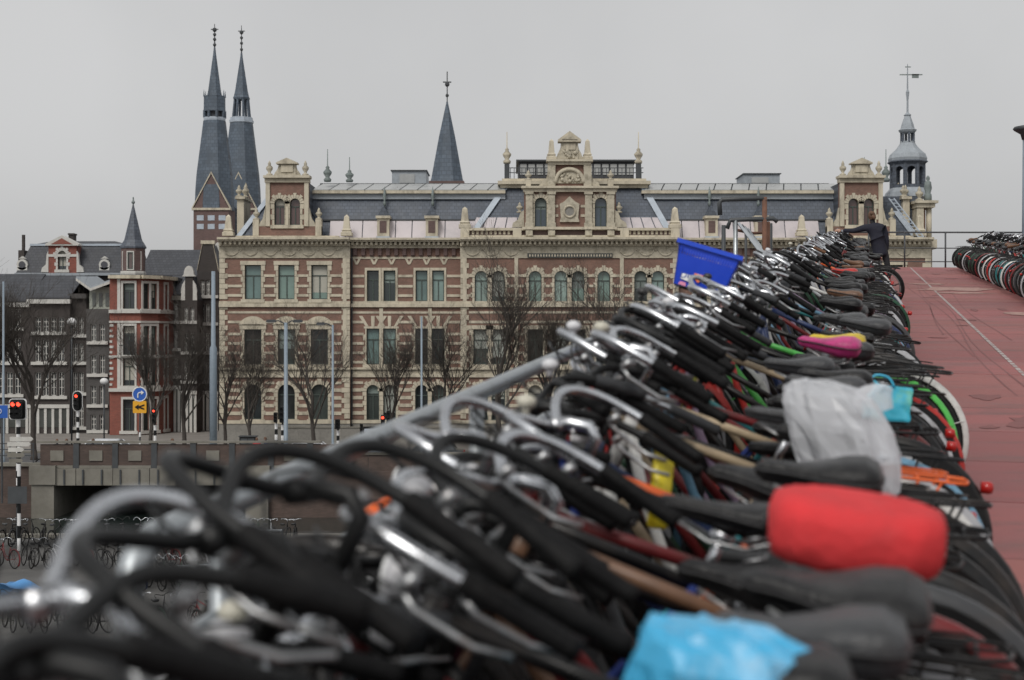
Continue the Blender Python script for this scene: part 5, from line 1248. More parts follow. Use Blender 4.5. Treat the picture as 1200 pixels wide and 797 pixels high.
for x in (.10, -.0, -.10, -.19): b.tube([(x, -.065, .746), (x, .065, .746)], .0045, 5)
b.tube([(.12, 0, .748), (-.25, 0, .748)], .0045, 5); b.tube([(.1, .03, .76), (-.17, .03, .765), (-.19, 0, .765), (-.17, -.03, .765), (.1, -.03, .76)], .004, 5)
BM_['carrier'] = b.mesh('carrier', 'paint', True)
b = MB(); pts = [(BBk.x + .115 * math.cos(rad(a)), BBk.z + .115 * math.sin(rad(a))) for a in range(-80, 85, 15)] + [(.06 * math.cos(rad(a)), .352 + .06 * math.sin(rad(a))) for a in range(95, 270, 25)]
BM_['chain_case'] = b.prism(pts, -.075, -.045).mesh('chain_case', 'black_metal')
b = MB()
for q in (-1, 1): b.tube([BBk + Vector((0, q * .05, 0)), BBk + Vector((0, q * .085, 0)), BBk + Vector((q * .165, q * .09, -.03 * q))], .009, 6)
BM_['crank'] = b.mesh('crank', 'steel', True)
for q in (-1, 1): BM_['pedal%d' % q] = MB().box(BBk.x + q * .165 - .045, BBk.x + q * .165 + .045, min(q * .1, q * .19), max(q * .1, q * .19), BBk.z - .03 * q - .012, BBk.z - .03 * q + .012).mesh('pedal', 'black_metal')
b = MB().lathe([(.012, -.05), (.03, -.045), (.038, -.02), (.04, 0)], 12).xform(Matrix.Translation((.93, 0, .87)) @ Matrix.Rotation(rad(90), 4, 'Y')); b.tube([(.915, 0, .85), (.84, 0, .82)], .007, 5)
BM_['headlight'] = b.mesh('headlight', 'plastic', True)
BM_['headlight_lens'] = MB().lathe([(.037, 0), (.034, .008), (.01, .012)], 12).xform(Matrix.Translation((.93, 0, .87)) @ Matrix.Rotation(rad(90), 4, 'Y')).mesh('headlight_lens', 'lens', True)
BM_['rear_light'] = MB().lathe([(.022, -.02), (.024, .012), (.018, .022), (.004, .025)], 10).xform(Matrix.Translation((-.345, 0, .575)) @ Matrix.Rotation(rad(-90), 4, 'Y')).mesh('rear_light', 'reflector', True)
BM_['coat_guard'] = MB().prism([(.365 * math.cos(rad(a)), .365 * math.sin(rad(a))) for a in range(20, 176, 12)] + [(-.20, .02), (-.05, -.04), (.12, -.05)], -.002, .002).mesh('coat_guard', 'black_metal')
BM_['lock0'] = MB().tube(smooth_path([(.29, .03, .72), (.38, .07, .60), (.46, .05, .48), (.43, -.02, .50), (.36, -.06, .60), (.27, -.04, .74), (.26, .0, .77), (.29, .03, .72)], 4), .013, 7).mesh('chain_lock', 'rubber', True)
BM_['lock1'] = MB().tube(smooth_path([(.80, .03, .90), (.76, .06, .78), (.84, .07, .66), (.92, .02, .70), (.89, -.05, .82), (.82, -.04, .93), (.80, .03, .90)], 4), .012, 7).mesh('chain_lock', 'rubber', True)
BM_['stand'] = MB().tube([(.40, .04, .28), (.30, .14, .02)], .009, 6).mesh('kickstand', 'steel', True)
b = MB()
for xx in (0, 1.05):
    pts = [(xx + .333 * math.cos(2 * math.pi * i / 24), 0, .352 + .333 * math.sin(2 * math.pi * i / 24)) for i in range(24)]
    bb = MB().tube(pts, .024, 5, closed=True)
    for i in range(8): a = 2 * math.pi * i / 8; bb.tube([(xx, 0, .352), (xx + .32 * math.cos(a), 0, .352 + .32 * math.sin(a))], .004, 3, caps=False)
    BM_['lite_wheel%d' % (xx > 0)] = bb.mesh('wheel', 'tyre', True)
COLS = {'black': (.008, .008, .0088), 'dark grey': (.05, .052, .056), 'silver': (.42, .43, .45), 'navy blue': (.02, .035, .10), 'light blue': (.16, .32, .46), 'teal': (.03, .17, .18), 'dark green': (.02, .07, .04),
        'red': (.42, .03, .025), 'dark red': (.16, .02, .022), 'white': (.62, .62, .60), 'mauve': (.30, .22, .32), 'orange': (.72, .13, .03), 'beige': (.42, .33, .22), 'brown': (.16, .085, .05), 'yellow': (.62, .46, .04), 'bright green': (.10, .50, .10), 'pink': (.50, .045, .20), 'light grey': (.30, .31, .33)}
FRW = ['black'] * 30 + ['dark grey'] * 8 + ['silver'] * 6 + ['navy blue'] * 7 + ['light blue'] * 3 + ['teal'] * 3 + ['dark green'] * 5 + ['red'] * 4 + ['dark red'] * 5 + ['white'] * 4 + ['mauve'] * 2 + ['beige'] * 3 + ['brown'] * 2 + ['orange'] * 1
STYLE = {'opa': 'high-tube', 'oma': 'step-through', 'mix': 'low-tube'}
rb_ = random.Random(77)
def bike_matrix(u, v, side, pitch, yaw, roll):
    n_ = Vector((0, -SLOPE, 1)).normalized()
    fx = (D(0, -1) - D(0, 0)).normalized() if side < 0 else (D(0, 1) - D(0, 0)).normalized()
    ly = n_.cross(fx).normalized(); R_ = Matrix((fx, ly, n_)).transposed()
    R_ = R_ @ Matrix.Rotation(yaw, 3, 'Z') @ Matrix.Rotation(-pitch, 3, 'Y') @ Matrix.Rotation(roll, 3, 'X')
    c0 = D(u, v, .352); M_ = Matrix.Translation(c0) @ R_.to_4x4() @ Matrix.Translation((0, 0, -.352))
    return M_
def make_bike(M_, where, group, style=None, colr=None, bar=None, fin=None, sad=None, sadcol=None, grip=None, full=2, carrier=None, steer=None, extra=None, bell=None, hz=0.0, sz=0.0, guardc=None, lights=True, carc='black', coat=None):
    style = style or rb_.choice(['opa', 'opa', 'oma', 'oma', 'mix']); colr = colr or rb_.choice(FRW)
    bar = bar or rb_.choice(['swept', 'swept', 'tall', 'flat', 'flat']); fin = fin or rb_.choice(['c', 'c', 'k'])
    sad = sad or rb_.choice(['gel', 'gel', 'gel', 'slim']); sadcol = sadcol or rb_.choice(['black'] * 7 + ['dark grey'] * 5 + ['brown'])
    grip = grip or rb_.choice(['black'] * 14 + ['dark grey'] * 2 + ['brown'])
    carrier = rb_.random() < .6 if carrier is None else carrier; steer = rb_.gauss(0, .17) if steer is None else steer
    bell = rb_.random() < .35 if bell is None else bell
    lab = '%s %s bicycle, %s handlebars, %s %s%s, %s' % (colr, STYLE[style], {'c': 'chrome', 'k': 'black'}[fin] + (' ' + {'swept': 'swept', 'tall': 'tall', 'flat': 'flat'}[bar]), (sadcol.replace(' ', '-') if sadcol else ''), 'saddle', ' and carrier' if carrier else '', where)
    if extra: lab = extra
    t = thing('bicycle', lab, 'bicycle', (0, 0, 0), group); t.matrix_world = M_
    C = COLS[colr]
    put(BM_['frame_' + style], 'frame', t, color=C)
    if full == 0:
        put(BM_['lite_wheel0'], 'wheel', t); put(BM_['lite_wheel1'], 'wheel', t)
        put(BM_['fork'], 'fork', t, color=C); put(BM_['bar_' + bar + fin], 'handlebar', t, CL); put(BM_['saddle_gel'], 'saddle', t, (SX, 0, SADZ), color=COLS[sadcol])
        put(BM_['guard_r'], 'mudguard', t, RA, color=C)
        return t
    put(BM_['fork'], 'fork', t, color=C)
    gc = COLS[guardc] if guardc else (C if rb_.random() < .62 else (COLS['silver'] if rb_.random() < .45 else COLS['black']))
    for ax, g_ in ((RA, 'guard_r'), (FA, 'guard_f')):
        w_ = put(BM_['wheel'], 'wheel', t, ax, (0, rb_.uniform(0, 6), 0)); put(BM_['tyre'], 'tyre', w_); put(BM_['rim'], 'rim', w_)
        put(BM_[g_], 'mudguard', t, ax, color=gc)
    h = put(BM_['bar_' + bar + fin], 'handlebar', t, CL + Vector((0, 0, hz)), (0, 0, steer))
    gcol = COLS[grip]
    if grip == 'black': gcol = (.007, .007, .0075)
    for q in (-1, 1):
        put(BM_['grip_%s%d' % (bar, q)], 'grip', h, color=gcol)
        if full > 1: put(BM_['lever_%s%d' % (bar, q)], 'brake_lever', h); put(BM_['cable_%s%d' % (bar, q)], 'cable', h)
    if bell: put(BM_['bell'], 'bell', h, (.05, .10, .06 if bar != 'tall' else .12), color=rb_.choice([(.6, .6, .62), (.03, .03, .03), (.03, .03, .03), (.5, .48, .4)]))
    s_ = put(BM_['saddle_' + (sad if sad != 'cover' else 'gel')], 'saddle', t, (SX, 0, SADZ + sz), (0, rb_.uniform(-.08, .05), rb_.uniform(-.05, .05)), color=COLS[sadcol])
    put(BM_['springs'], 'saddle_springs', s_)
    if full > 1: put(BM_['seam_' + (sad if sad != 'cover' else 'gel')], 'seam', s_, color=(.05, .05, .052))
    put(BM_['seat_post'], 'seat_post', t, (0, 0, sz))
    if carrier: put(BM_['carrier'], 'carrier', t, color=COLS[carc])
    if full > 1 or rb_.random() < .6: put(BM_['chain_case'], 'chain_case', t)
    c_ = put(BM_['crank'], 'crank', t)
    for q in (-1, 1): put(BM_['pedal%d' % q], 'pedal', c_)
    if lights: 
        put(BM_['headlight'], 'headlight', t, color=rb_.choice([(.02, .02, .02), (.5, .5, .52)])); put(BM_['headlight_lens'], 'headlight_lens', t)
        if rb_.random() < .22: put(BM_['rear_light'], 'rear_light', t)
    if (rb_.random() < .45 if coat is None else coat):
        for q in (-1, 1): put(BM_['coat_guard'], 'coat_guard', t, (0, q * .062, .352))
    if full > 1 and rb_.random() < .7: put(BM_['lock%d' % rb_.randint(0, 1)], 'chain_lock', t, color=rb_.choice([(.02, .02, .022), (.02, .02, .022), (.03, .05, .2), (.3, .03, .03), (.05, .3, .35), (.3, .3, .05)]))
    put(BM_['stand'], 'kickstand', t)
    return t
# --- the long left row
SPECIAL = {}     # filled below: index -> keyword overrides
WHERE1, G1 = 'in the guard-rail row', 'bicycles racked along the guard rail'
def sp(u, **k): SPECIAL[u] = k
#   u      overrides (dv: shift across the row)
sp(1.04, style='opa', colr='black', bar='flat', fin='k', grip='black', dv=.05, hz=.05, sadcol='black', steer=.12, bell=False)
sp(1.22, bell=False, style='opa', colr='black', bar='flat', fin='k', grip='black', dv=.02, hz=.05, carrier=True, sadcol='black', steer=.05)
sp(1.46, bell=False, dv=-.07, style='opa', colr='dark grey', bar='swept', fin='c', grip='black', hz=.06, steer=-.05, sad='gel', sadcol='dark grey', carrier=True)
sp(1.72, guardc='black', bell=False, style='opa', colr='black', bar='swept', fin='k', grip='black', hz=.06, sadcol='black', sz=-.06, carrier=True)
sp(2.0, guardc='black', bell=False, style='oma', colr='black', bar='swept', fin='k', grip='black', sadcol='black', carrier=True, dv=-.03, sz=0.0, hz=.06)
sp(2.22, style='opa', colr='black', bar='swept', fin='c', grip='black', sad='gel', sadcol='dark grey', guardc='black', carrier=True, dv=.05, sz=.0, hz=-.03)
sp(2.46, guardc='black', grip='black', style='opa', colr='black', bar='swept', fin='k', sad='gel', sadcol='black', sz=.02)
sp(2.80, guardc='black', grip='black', style='opa', colr='brown', bar='swept', fin='c', sad='cover', sadcol='black', dv=.07, carrier=True)
sp(3.20, grip='black', style='opa', colr='black', bar='swept', fin='c', sad='slim', sadcol='black', dv=-.16)
sp(3.55, style='oma', colr='dark grey', bar='swept', fin='c', sad='gel', sadcol='black', guardc='dark grey', dv=.02, carrier=False)
sp(3.95, style='opa', colr='orange', bar='flat', fin='k', sadcol='black', dv=-.1)
sp(4.3, style='oma', colr='white', bar='swept', fin='c', sad='gel', sadcol='black')
sp(4.7, style='opa', colr='beige', bar='swept', fin='c', sad='slim', sadcol='dark grey', dv=-.08)
sp(5.2, style='opa', colr='beige', bar='swept', fin='k', sad='gel', sadcol='black')
sp(5.0, style='mix', colr='dark red', bar='swept', fin='k', sad='gel', sadcol='black', guardc='white', carc='orange', carrier=True, coat=False, dv=-.02)
sp(5.42, style='oma', colr='light blue', bar='swept', fin='c', sad='gel', sadcol='dark grey', dv=0.0)
sp(5.9, style='oma', colr='mauve', bar='swept', fin='c', sad='gel', sadcol='black')
sp(6.3, style='mix', colr='teal', bar='flat', fin='c', sad='gel', sadcol='dark grey', dv=-.13, carrier=True)
sp(6.7, style='oma', colr='red', bar='swept', fin='c', sad='gel', sadcol='black', sz=-.05)
sp(7.1, style='opa', colr='beige', bar='swept', fin='c', sad='gel', sadcol='pink', sz=.035, dv=-.03)
sp(7.5, style='oma', colr='red', bar='swept', fin='c', sad='gel', sadcol='dark grey', carrier=True)
sp(7.9, style='opa', colr='black', bar='swept', fin='c', sad='gel', sadcol='yellow', carrier=False)
sp(8.62, style='oma', colr='navy blue', bar='swept', fin='c', sad='gel', sadcol='dark grey', guardc='white', dv=.13, carrier=True, coat=False)
sp(8.28, style='opa', colr='bright green', bar='flat', fin='k', sad='slim', sadcol='black', carrier=True, dv=.06)
sp(16.6, style='oma', colr='black', sad='gel', sadcol='red', sz=.07, dv=-.06); sp(28.3, style='opa', colr='dark red', dv=.30, coat=False, sadcol='black', guardc='black')
for q_ in (1.60, 1.86, 2.11, 2.34, 2.63, 3.0, 3.38, 3.75, 4.13, 4.5, 4.86, 5.1, 5.31, 5.66, 6.1, 6.5, 6.9, 7.3, 7.7, 8.1, 8.45):
    sp(q_, low=True, hz=rb_.uniform(-.14, -.08) if q_ < 4 else rb_.uniform(-.06, .05), sz=rb_.uniform(-.13, -.08), colr=rb_.choice(['black', 'black', 'black', 'dark grey', 'navy blue', 'dark green', 'dark red']), bar=rb_.choice(['flat', 'swept']), fin=rb_.choice(['k', 'c']), sadcol='black', dv=rb_.uniform(-.06, .04))
us = sorted(SPECIAL); u = 9.0
row = [(k, SPECIAL[k]) for k in us if k < 8.8]
while u < 52.6:
    k = min((q for q in us if q > 8.8), key=lambda q: abs(q - u)); row.append((u, SPECIAL[k] if abs(k - u) < .2 else {})); u += rb_.uniform(.28, .36)
BIKES = []
rack = thing('bicycle_rack', 'galvanised rack with raised wheel channels along the guard rail', 'bicycle rack', D(2, -.8))
RC = MB().box(-.42, .5, -.035, .035, -.012, 0).box(-.42, .5, -.045, -.035, -.012, .05).box(-.42, .5, .035, .045, -.012, .05).mesh('wheel_channel', 'galv')
for i, (u, kw) in enumerate(row):
    kw = dict(kw); dv = kw.pop('dv', None); dv = rb_.uniform(-.10, .10) if dv is None else dv
    pitch = rad((8.2 if i % 2 else 4.6) + rb_.uniform(-1, 1)); yaw = rad(rb_.uniform(-5, 5)); roll = rad(rb_.gauss(0, 4.5))
    M_ = bike_matrix(u, .045 + dv, -1, pitch, yaw, roll)
    hz_ = kw.pop('hz', rb_.uniform(.02, .10) if u > 5.2 else (rb_.uniform(.02, .09) if u > 4 else rb_.uniform(-.09, -.03)))
    low = kw.pop('low', False)
    if low: pitch = rad(2.0)
    elif u < 4: pitch = rad(5.5 + rb_.uniform(-1, 1))
    M_ = bike_matrix(u, .045 + dv, -1, pitch, yaw, roll)
    szr = kw.pop('sz', rb_.uniform(-.05, .05))
    bl_ = kw.pop('bell', None if u < 20 else False)
    t = make_bike(M_, WHERE1, G1, full=2 if u < 20 else 1, hz=hz_, sz=szr, bell=bl_, **kw)
    BIKES.append((u, t, M_, szr))
    fx = M_ @ Vector((1.05, 0, 0)); o = put(RC, 'wheel_channel', rack); o.matrix_world = Matrix.Translation(fx - ORG[rack]) @ M_.to_3x3().to_4x4()
for v, h in ((-1.0, .06), (-.62, .02)):
    MB().tube([D(1, v, h), D(27, v, h), D(53, v, h)], .022, 6).build('base_rail', 'galv', rack)
def relabel(lst, place):
    cnt = {}
    for t, c in lst: cnt.setdefault(t['label'], []).append(t)
    for i, (t, c) in enumerate(lst):
        if len(cnt[t['label']]) > 1 and 0 < i < len(lst) - 1:
            hd = t['label'].split(',')[0:2]; t['label_new'] = '%s,%s, %s between %s and %s ones' % (hd[0], hd[1].replace('handlebars', 'bars'), place, lst[i - 1][1], lst[i + 1][1])
    seen = {}
    for t, c in lst:
        if 'label_new' in t: seen.setdefault(t['label_new'], []).append(t)
    for k_, ts in seen.items():
        for j_, t in enumerate(ts):
            if len(ts) > 1:
                old = t['label'].split(','); nb = k_.split(', ' + place)[1]; k2 = old[0] + ',' + old[2] + ', ' + place + nb
                t['label'] = k2
            else: t['label'] = k_
            del t['label_new']
relabel([(b_[1], b_[1]['label'].split(STYLE['opa'])[0].split(STYLE['oma'])[0].split(STYLE['mix'])[0].strip()) for b_ in BIKES], 'rail-side')
# --- the row across the aisle
u = 26.3; i = 0; AIS = []
FRW2 = FRW + ['dark red'] * 8 + ['white'] * 5
while u < 52.8:
    M_ = bike_matrix(u, 3.30 + rb_.uniform(-.07, .07), 1, rad((7.5 if i % 2 else 3.5) + rb_.uniform(-1, 1)), rad(rb_.uniform(-5, 5)), rad(rb_.uniform(-5, 5)))
    t = make_bike(M_, 'across the aisle', 'bicycles racked across the red aisle', colr=rb_.choice(FRW2), full=1, bell=False, hz=rb_.uniform(-.02, .06), sz=rb_.uniform(-.05, .06)); u += rb_.uniform(.36, .46); i += 1; AIS.append((t, t['label'].split(STYLE['opa'])[0].split(STYLE['oma'])[0].split(STYLE['mix'])[0].strip()))
relabel(AIS, 'across-aisle')
r2 = thing('bicycle_rack', 'galvanised rack rails under the bicycles across the aisle', 'bicycle rack', D(38, 4.4))
for v, h in ((4.2, .03), (4.65, .08)): MB().tube([D(24, v, h), D(53, v, h)], .022, 6).build('base_rail', 'galv', r2)
# --- bicycles on the lower quay
QALL = []
for (y, x0, x1, st_) in ((63.0, -23.5, -8.5, .55), (57.0, -22.0, -9.5, .62), (52.0, -12.5, -7.0, .55), (44.5, -14.5, -8.5, .5)):
    x = x0; QR = []
    while x < x1:
        M_ = Matrix.Translation((x, y + rb_.uniform(-.15, .15), -.5)) @ Matrix.Rotation(rad(90 + rb_.uniform(-14, 14) + (40 if y < 60 else 0)), 4, 'Z') @ Matrix.Rotation(rad(rb_.uniform(-8, 8)), 4, 'X')
        t = make_bike(M_, 'on the lower quay', 'bicycles parked on the lower quay', full=0, carrier=False, colr=rb_.choice(['black'] * 5 + ['dark grey', 'navy blue', 'dark green', 'dark red', 'silver'])); x += st_ * rb_.uniform(.8, 1.25); QALL.append((t, t['label'].split(STYLE['opa'])[0].split(STYLE['oma'])[0].split(STYLE['mix'])[0].strip()))
relabel(QALL, 'quayside')
for (px, d, z, rz, lab) in ((49, 83.4, .87, 5, 'bicycle leaning on the railing above the brick canal wall'), (233, 85.5, .75, 170, 'dark bicycle standing behind the parapet near the thick steel mast'), (62, 83.6, .86, 12, 'second bicycle leaning on the canal wall railing, behind the first')):
    p = P(px, 400, d); M_ = Matrix.Translation((p.x, d, z)) @ Matrix.Rotation(rad(rz), 4, 'Z') @ Matrix.Rotation(rad(6), 4, 'X'); make_bike(M_, 'x', 'bicycles leaning by the canal wall', colr='black', full=0, extra=lab, carrier=False)
# ================================================================== THINGS ON THE BICYCLES
def nearest_bike(u): return min(BIKES, key=lambda b: abs(b[0] - u))
# saddle covers and bags sit on the saddles
def on_saddle(u):
    u_, t, M_, sz = nearest_bike(u); return M_, M_ @ Matrix.Translation((SX, 0, SADZ + sz))
from mathutils import noise
def film(name, m, prof, seed, n=34, pleat=.022, folds=9, jag=.010, ex=1.0, smooth=False):
    """thin plastic film draped over a saddle: rings from the top down with sharp pleats; prof = (radius x, radius y, z, shift x)"""
    b = MB(); r_ = random.Random(seed); ph = [r_.uniform(0, 6) for _ in range(4)]; rows = len(prof)
    for i, (rx, ry, z, sx) in enumerate(prof):
        t = i / (rows - 1)
        for j in range(n):
            a = 2 * math.pi * j / n; w = folds * a + ph[0] + .9 * math.sin(2 * a + ph[1]) + t * 1.2
            tri = abs((w / math.pi) % 2 - 1) * 2 - 1
            q = 1 + (tri * pleat * (.15 + t) + r_.uniform(-jag, jag)) / max(rx, .03)
            b.v.append((sx + rx * q * math.copysign(abs(math.cos(a)) ** ex, math.cos(a)), ry * q * math.copysign(abs(math.sin(a)) ** ex, math.sin(a)), z + r_.uniform(-jag, jag) * .8 + pleat * .5 * tri * t * (1 if i == rows - 1 else .2)))
    for i in range(rows - 1):
        for j in range(n): b.f.append((i * n + j, (i + 1) * n + j, (i + 1) * n + (j + 1) % n, i * n + (j + 1) % n))
    b.f.append(tuple(range(n)))
    return put(b.mesh(name, m, smooth), name)
Mb, Ms = on_saddle(2.80)
o = film('saddle_cover', 'cloth', [(.07, .045, .05, .01), (.115, .085, .048, .0), (.14, .108, .040, 0), (.148, .118, .016, 0), (.150, .120, -.015, 0), (.148, .118, -.035, 0), (.142, .110, -.055, 0), (.132, .10, -.066, 0)], 21, n=64, pleat=.0035, folds=11, jag=.0022, ex=.72, smooth=True)
o.color = (.60, .035, .04, 1); o.matrix_world = Ms @ Matrix.Translation((-.016, 0, .004)) @ Matrix.Diagonal((1.02, 1.06, .95, 1)); tag(o, 'red cloth cover pulled over a bicycle saddle', 'saddle cover')
Mb, Ms = on_saddle(4.3)
wb = thing('plastic_bag', 'crumpled white translucent plastic bag tied over a saddle', 'plastic bag', (0, 0, 0)); wb.matrix_world = Ms @ Matrix.Translation((-.02, 0, .0)) @ Matrix.Scale(1.04, 4)
p_ = film('bag_body', 'bagfilm_white', [(.045, .04, .145, .055), (.085, .075, .138, .05), (.115, .10, .115, .035), (.130, .115, .08, .02), (.138, .12, .04, 0), (.140, .122, 0, -.015), (.138, .12, -.04, -.03), (.125, .115, -.08, -.045), (.11, .105, -.12, -.06)], 3, pleat=.016, folds=8, jag=.006, ex=.8); p_.parent = wb
p_ = film('bag_tail', 'bagfilm_white', [(.075, .075, .05, .03), (.10, .11, -.02, .015), (.085, .10, -.08, -.0), (.06, .04, -.14, -.015), (.03, .03, -.17, -.02)], 9, n=20, pleat=.014, folds=6, jag=.005); p_.parent = wb; p_.location = (-.085, 0, .0)
p_ = film('bag_corner', 'bagfilm_white', [(.02, .015, .035, -.02), (.034, .022, .026, -.012), (.045, .03, .01, 0), (.05, .035, -.03, 0)], 12, n=16, pleat=.01, folds=5, jag=.004); p_.parent = wb; p_.location = (-.075, -.03, .12)
Mb, Ms = on_saddle(2.0)
bb_ = thing('plastic_bag', 'blue and white plastic bag pulled over a bicycle saddle', 'plastic bag', (0, 0, 0)); bb_.matrix_world = Ms @ Matrix.Translation((.03, 0, 0)) @ Matrix.Scale(.88, 4)
p_ = film('bag_body', 'bagfilm_blue', [(.06, .05, .062, .03), (.10, .085, .056, .02), (.128, .105, .036, .0), (.138, .115, .005, 0), (.14, .118, -.03, 0), (.132, .11, -.07, -.01), (.12, .10, -.11, -.01)], 5, n=26, pleat=.014, folds=7, jag=.008, ex=.85); p_.parent = bb_
p_ = film('bag_handle', 'bagfilm_blue', [(.02, .02, .03, 0), (.035, .02, 0, 0), (.03, .02, -.05, .01), (.035, .02, -.10, .01)], 15, n=12, pleat=.01, folds=4, jag=.005); p_.parent = bb_; p_.location = (-.15, .01, -.01)
# shopping bag on the carrier
u_, t_, M6, _ = nearest_bike(6.3)
o = thing('shopping_bag', 'folded cyan and green shopping bag clamped on a rear carrier', 'bag', (0, 0, 0)); o.matrix_world = M6 @ Matrix.Translation((-.10, 0, .755)) @ Matrix.Scale(.88, 4)
b = MB(); nx, nz_ = 10, 6; r_ = random.Random(2)
g1 = [[(-.14 + .28 * i / nx + r_.uniform(-.006, .006), -.055 - .02 * j / nz_ + r_.uniform(-.008, .008), .155 * j / nz_ + (.02 if i > nx * .5 else 0) * j / nz_) for i in range(nx + 1)] for j in range(nz_ + 1)]
g2 = [[(x, y + .11 + r_.uniform(-.008, .008), z * .96) for (x, y, z) in rw_] for rw_ in g1]
for G_ in (g1, g2):
    base_ = len(b.v)
    for rw_ in G_: b.v += rw_
    for j in range(nz_):
        for i in range(nx): q = base_ + j * (nx + 1) + i; b.f.append((q, q + 1, q + nx + 2, q + nx + 1))
N1 = (nx + 1) * (nz_ + 1)
for j in range(nz_):
    for e_ in (0, nx): q = j * (nx + 1) + e_; b.f.append((q, q + nx + 1, q + nx + 1 + N1, q + N1))
for i in range(nx): b.f.append((i, i + 1, i + 1 + N1, i + N1))
put(b.mesh('bag_body', 'bagfilm_cyan', True), 'bag_body', o)
put(MB().tube(smooth_path([(-.06, -.07, .15), (-.03, -.075, .19), (.03, -.075, .195), (.06, -.07, .15)]), .006, 5).mesh('bag_handle', 'plastic', True), 'bag_handle', o, color=(.05, .4, .6))
# blue crate on the front of a bicycle
CR = thing('plastic_crate', 'blue plastic basket crate with stickers mounted ahead of the handlebars', 'crate', P(818, 342, 8.0))
CR.rotation_euler = (rad(-2), rad(17), rad(-TH * 57.3 + 4))
w0, w1, d0, d1, hh = .128, .162, .11, .138, .225
def wallp(a, b_, c, e_, nrm): return MB().slab([a, b_, c, e_], nrm)
put(MB().frustum((-w0, w0, -d0, d0), 0, (-w0 - .001, w0 + .001, -d0 - .001, d0 + .001), .008).mesh('crate_floor', 'plastic'), 'crate_floor', CR, color=(.01, .05, .50))
side_pts = [((-w0, -d0), (w0, -d0), (w1, -d1), (-w1, -d1), (0, .006, 0)), ((w0, d0), (-w0, d0), (-w1, d1), (w1, d1), (0, -.006, 0)), ((-w0, d0), (-w0, -d0), (-w1, -d1), (-w1, d1), (.006, 0, 0)), ((w0, -d0), (w0, d0), (w1, d1), (w1, -d1), (-.006, 0, 0))]
for (a, b_, c, e_, n_) in side_pts:
    A_, B_, C_, E_ = Vector((*a, 0)), Vector((*b_, 0)), Vector((*c, hh)), Vector((*e_, hh)); m_ = MB()
    def Q(s_, t): return (A_.lerp(B_, s_)).lerp(E_.lerp(C_, s_), t)
    m_.slab([Q(0, 0), Q(1, 0), Q(1, .70), Q(0, .70)], n_); m_.slab([Q(0, .84), Q(1, .84), Q(1, 1), Q(0, 1)], n_)
    k_ = 22
    for i in range(k_ + 1): s_ = i / k_; m_.slab([Q(max(0, s_ - .013), .70), Q(min(1, s_ + .013), .70), Q(min(1, s_ + .013), .84), Q(max(0, s_ - .013), .84)], n_)
    put(m_.mesh('crate_side', 'plastic'), 'crate_side', CR, color=(.01, .055, .55))
m_ = MB()
for (x0, x1, y0, y1) in ((-w1 - .012, w1 + .012, -d1 - .012, -d1 + .003), (-w1 - .012, w1 + .012, d1 - .003, d1 + .012), (-w1 - .012, -w1 + .003, -d1 + .003, d1 - .003), (w1 - .003, w1 + .012, -d1 + .003, d1 - .003)): m_.box(x0, x1, y0, y1, hh - .018, hh + .004)
put(m_.mesh('crate_rim', 'plastic'), 'crate_rim', CR, color=(.012, .07, .62))
# stickers on the side that faces down the ramp
tilt = math.atan2(d1 - d0, hh)
def sticker(name, mesh, x, z, col):
    y = -d0 - (d1 - d0) * z / hh - .0012; return put(mesh, name, CR, (x, y, z), (-tilt * -1 * -1, 0, 0), color=col)
sticker('sticker', MB().prism([(-.026, -.022), (.024, -.026), (.028, .018), (-.022, .024)], -.001, .001).mesh('sticker', 'plastic'), -.075, .055, (.75, .75, .75))
fc = bpy.data.curves.new('letters', 'FONT'); fc.body = 'DC'; fc.size = .05; fc.align_x = 'CENTER'; fc.align_y = 'CENTER'; fc.extrude = .0006
fo = bpy.data.objects.new('letters_tmp', fc); COL.objects.link(fo)
bpy.context.view_layer.update(); fm = bpy.data.meshes.new_from_object(fo.evaluated_get(bpy.context.evaluated_depsgraph_get())); bpy.data.objects.remove(fo)
fm.materials.clear(); fm.materials.append(MATS['plastic']); fm.name = 'sticker_letters'
y = -d0 - (d1 - d0) * .055 / hh - .003; put(fm, 'sticker_letters', CR, (-.074, y, .055), (rad(90) - tilt, 0, 0), color=(.03, .06, .3))
sticker('sticker', MB().prism([(0, -.036), (.016, -.022), (.034, -.024), (.03, 0), (.038, .014), (.016, .02), (.006, .038), (-.014, .024), (-.034, .022), (-.026, 0), (-.034, -.02), (-.014, -.024)], -.001, .001).mesh('sticker', 'plastic'), -.012, .072, (.75, .17, .05))
sticker('sticker', MB().prism([(-.014, -.012), (.014, -.012), (.012, .014), (-.012, .012)], -.0015, .0016).mesh('sticker', 'plastic'), -.014, .07, (.70, .40, .35))
sticker('sticker', MB().prism([(-.02, -.008), (.02, -.01), (.016, .012), (-.014, .012)], -.001, .001).mesh('sticker', 'plastic'), -.085, .012, (.7, .25, .4))
put(MB().tube([(0, 0, 0), (.12, .02, -.10), (.22, .02, -.14)], .012, 6).tube([(-.1, 0, 0), (.1, 0, 0)], .008, 6).mesh('mount', 'black_metal'), 'mount', CR)
# small loose things: yellow reflective tag, pink bell, rag, wool cover
def small(name, lab, cat, u, v, h, mb, m, col, rot=(0, 0, 0)):
    o = put(mb.mesh(name, m, True), name, None, D(u, v, h), rot, col); return tag(o, lab, cat)
small('reflective_tag', 'yellow reflective tag hanging on an orange tube', 'tag', 4.05, -.52, .83, MB().prism(rrect(.055, .22, .012), -.004, .004), 'plastic', (.75, .62, .03), (0, .1, 0))
small('bicycle_bell', 'bright pink bicycle bell among dark frames', 'bell', 2.75, -.62, .60, MB().lathe([(.045, 0), (.05, .01), (.045, .03), (.02, .042), (.002, .044)], 14).tube([(0, 0, -.02), (0, 0, .0)], .02, 8), 'plastic', (.72, .02, .22), (rad(80), 0, .3))
